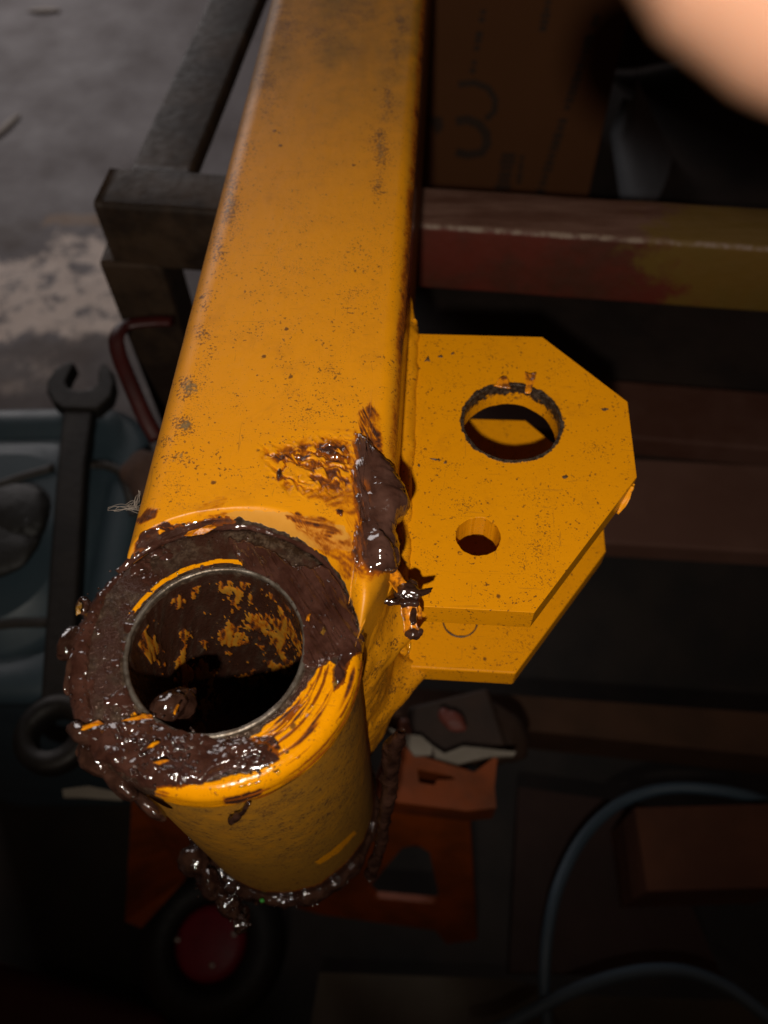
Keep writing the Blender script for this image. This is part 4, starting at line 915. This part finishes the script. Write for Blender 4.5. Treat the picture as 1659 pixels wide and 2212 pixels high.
tag(mk('red_chip', *blob_arr(at(975, 1556, -.335), (.011, .006, .004), nz=.4, sc=120, seed=15, rot=RZ(-35)), 'redpl'), 'small red plastic chip above the white scraps', 'chip')

M['mat'] = simple('dark_floor_cover', (.010, .0075, .006), (.022, .015, .011), 9, .75, .3)  # dark mats added to cover the floor and keep it dark
tag(box('dark_floor_mat', (.42, .30, ZF + .005), (1.10, 1.9, .008), 'mat', None, None, .003, 2), 'added black mat that keeps the floor below the arm dark', 'mat')
tag(box('dark_floor_mat', (-.42, -.28, ZF + .004), (.56, 1.0, .006), 'mat', None, None, .003, 2), 'added black mat that keeps the floor dark at the lower left beside the crimson wheel', 'mat')
M['fleck'] = simple('white_paint_fleck', (.30, .26, .23), (.36, .32, .28), 60, .7, .2)
for (a, b), r_, ro_, lb in (((16, 270), (.008, .040, .003), -18, 'long white fleck on the concrete floor at the left edge'), ((95, 22), (.040, .009, .003), 5, 'pale thin fleck on the concrete floor in the top left corner'), ((437, 343), (.012, .016, .004), 0, None)):
    if lb: tag(mk('floor_fleck', *blob_arr(at(a, b, ZF + .003), r_, nz=.3, sc=40, seed=3, rot=RZ(ro_), sub=3), 'fleck'), lb, 'fleck')
# ---- red hubbed black wheel
M['hub'] = simple('dull_crimson_paint', (.20, .004, .020), (.15, .003, .014), 30, .5, .2)
hc = at(450, 2035, -.60); wh = tag(empty('trolley_wheel', (hc[0], hc[1], -.64)), 'black trolley wheel with a crimson hub lying below the barrel', 'wheel')
lathe_simple('tyre', (hc[0], hc[1], -.640), [(.032, .030), (.036, .037), (.048, .040), (.062, .034), (.066, .020), (.062, .004), (.05, .0), (.032, .0), (.032, .030)], 'rubber', 64, wh)
lathe_simple('hub_disc', (hc[0], hc[1], -.640), [(.0, .036), (.024, .036), (.029, .034), (.0315, .030), (.0315, .001), (.0, .001)], 'hub', 64, wh)
M['steelb'] = simple('bare_bright_steel', (.4, .39, .37), (.5, .48, .46), 100, .35, .1, .001, .8)
for a, b in ((383, 2030), (505, 2018), (458, 2085)):
    p = at(a, b, -.604); lathe_simple('bolt', (p[0], p[1], -.6065), [(.0, .0035), (.002, .0035), (.0026, .0025), (.0028, 0)], 'steelb', 16, wh)

# ---- blue hose
M['hose'] = simple('blue_grey_rubber_hose', (.050, .080, .112), (.062, .095, .130), 20, .5, .1)
hz = -.50; hs = [(1660, 1735), (1610, 1718), (1540, 1706), (1460, 1702), (1390, 1714), (1320, 1748), (1255, 1815), (1208, 1910), (1184, 2010), (1176, 2110), (1180, 2190), (1200, 2260), (1300, 2330)]
tag(tube('hose', [at(a, b, hz + .006 * math.sin(k)) for k, (a, b) in enumerate(hs)], .0046, 'hose', None, seg=18, sub=8), 'blue-grey rubber hose bending upright in a tall loop', 'hose')
hs2 = [(1010, 2240), (1080, 2222), (1140, 2190), (1220, 2148), (1310, 2114), (1400, 2096), (1490, 2100), (1570, 2132), (1630, 2175), (1690, 2225), (1740, 2280)]
tag(tube('hose', [at(a, b, hz + .012) for a, b in hs2], .0046, 'hose', None, seg=18, sub=8), 'blue-grey rubber hose arching low along the bottom edge', 'hose')

# ---- blocks and boards at lower right
M['wood'] = simple('dark_red_brown_timber', (.070, .021, .008), (.10, .032, .013), 14, .75, .4)
p0, p1, p2, p3 = at(1372, 1745, -.46), at(1720, 1735, -.46), at(1720, 1915, -.46), at(1398, 1925, -.46)
tag(quad_plate('timber_block', [p0, p1, p2, p3], None, 'wood', None, .09), 'reddish brown timber block inside the tall hose loop', 'block')
M['board'] = simple('grey_brown_board', (.055, .046, .033), (.080, .066, .046), 10, .8, .35)
tag(quad_plate('floor_board', [at(690, 2100, -.62), at(1100, 2115, -.62), at(1250, 2150, -.62), at(1700, 2165, -.62), at(1760, 2420, -.62), at(640, 2400, -.62)], None, 'board', None, .02), 'grey-brown board along the bottom edge under the low hose', 'board')
M['plum'] = simple('dark_plum_metal', (.032, .014, .012), (.045, .020, .017), 12, .65, .2)
tag(quad_plate('metal_tray', [at(1120, 1700, -.56), at(1400, 1740, -.56), at(1560, 2110, -.56), at(1100, 2100, -.56)], None, 'plum', None, .02), 'dark plum metal tray on the floor behind the tall hose', 'tray')
# long beam lying low behind the axle stand
M['ledge'] = simple('dark_brown_timber_ledge', (.050, .021, .009), (.075, .032, .015), 14, .75, .4)
a0, a1, a2, a3 = at(830, 1482, -.50), at(1720, 1545, -.50), at(1720, 1640, -.50), at(830, 1545, -.50)
tag(quad_plate('timber_ledge', [a0, a1, a2, a3], None, 'ledge', None, .05), 'dark brown timber lying across behind the axle stand', 'timber')
# dark red case at bottom left
M['case'] = simple('dark_red_plastic', (.055, .006, .008), (.075, .009, .011), 10, .5, .2)
c_ = at(60, 2170, -.60)
tag(box('tool_case', (c_[0] - .06, c_[1] - .05, -.67), (.34, .16, .12), 'case', None, Matrix.Rotation(-.16, 3, 'Z'), .015, 4, True), 'dark red plastic tool case in the bottom left corner', 'case')

# ---- the photographer's fingertip, close to the lens
def make_skin():
    t = NT('skin'); n = t.noise(300, 3); l = t.noise(900, 2, .5, t.scaled(1, 1, 1))
    c = t.mix(n, (.23, .116, .074), (.26, .136, .087))
    t.b.inputs['Subsurface Weight'].default_value = .25; t.b.inputs['Subsurface Radius'].default_value = (1, .35, .2); t.b.inputs['Subsurface Scale'].default_value = .003
    return t.out(c, .5, t.bump(l, .25, .0004), 0, .35)
M['skin'] = make_skin()
def cam_pt(u_, v_, d): r = ray(u_, v_); return CAM + r * d
fc = [cam_pt(1372, -362, .052), cam_pt(1392, -356, .052), cam_pt(1460, -330, .052), cam_pt(1600, -276, .0515), cam_pt(1800, -190, .051), cam_pt(2050, -80, .050), cam_pt(2400, 70, .048), cam_pt(2800, 230, .045)]
fr = [.0004, .0042, .0078, .0106, .0114, .0112, .0120, .0122]
V, Fc = tube_arr(fc, fr, seg=40, sub=10, flat=.9)
V += ((fbm(V * 90, 3, 3) - .5) * .0006)[:, None]
fin = mk('finger', V, Fc, 'skin'); fe = empty('person', tuple(np.array(fc[-1]))); fin.parent = fe; fin.location = fin.location - fe.location
tag(fe, "bare fingertip of the photographer poking into the top right corner", 'person')
M['nail'] = simple('finger_nail', (.80, .48, .38), (.84, .54, .43), 100, .3, .05)
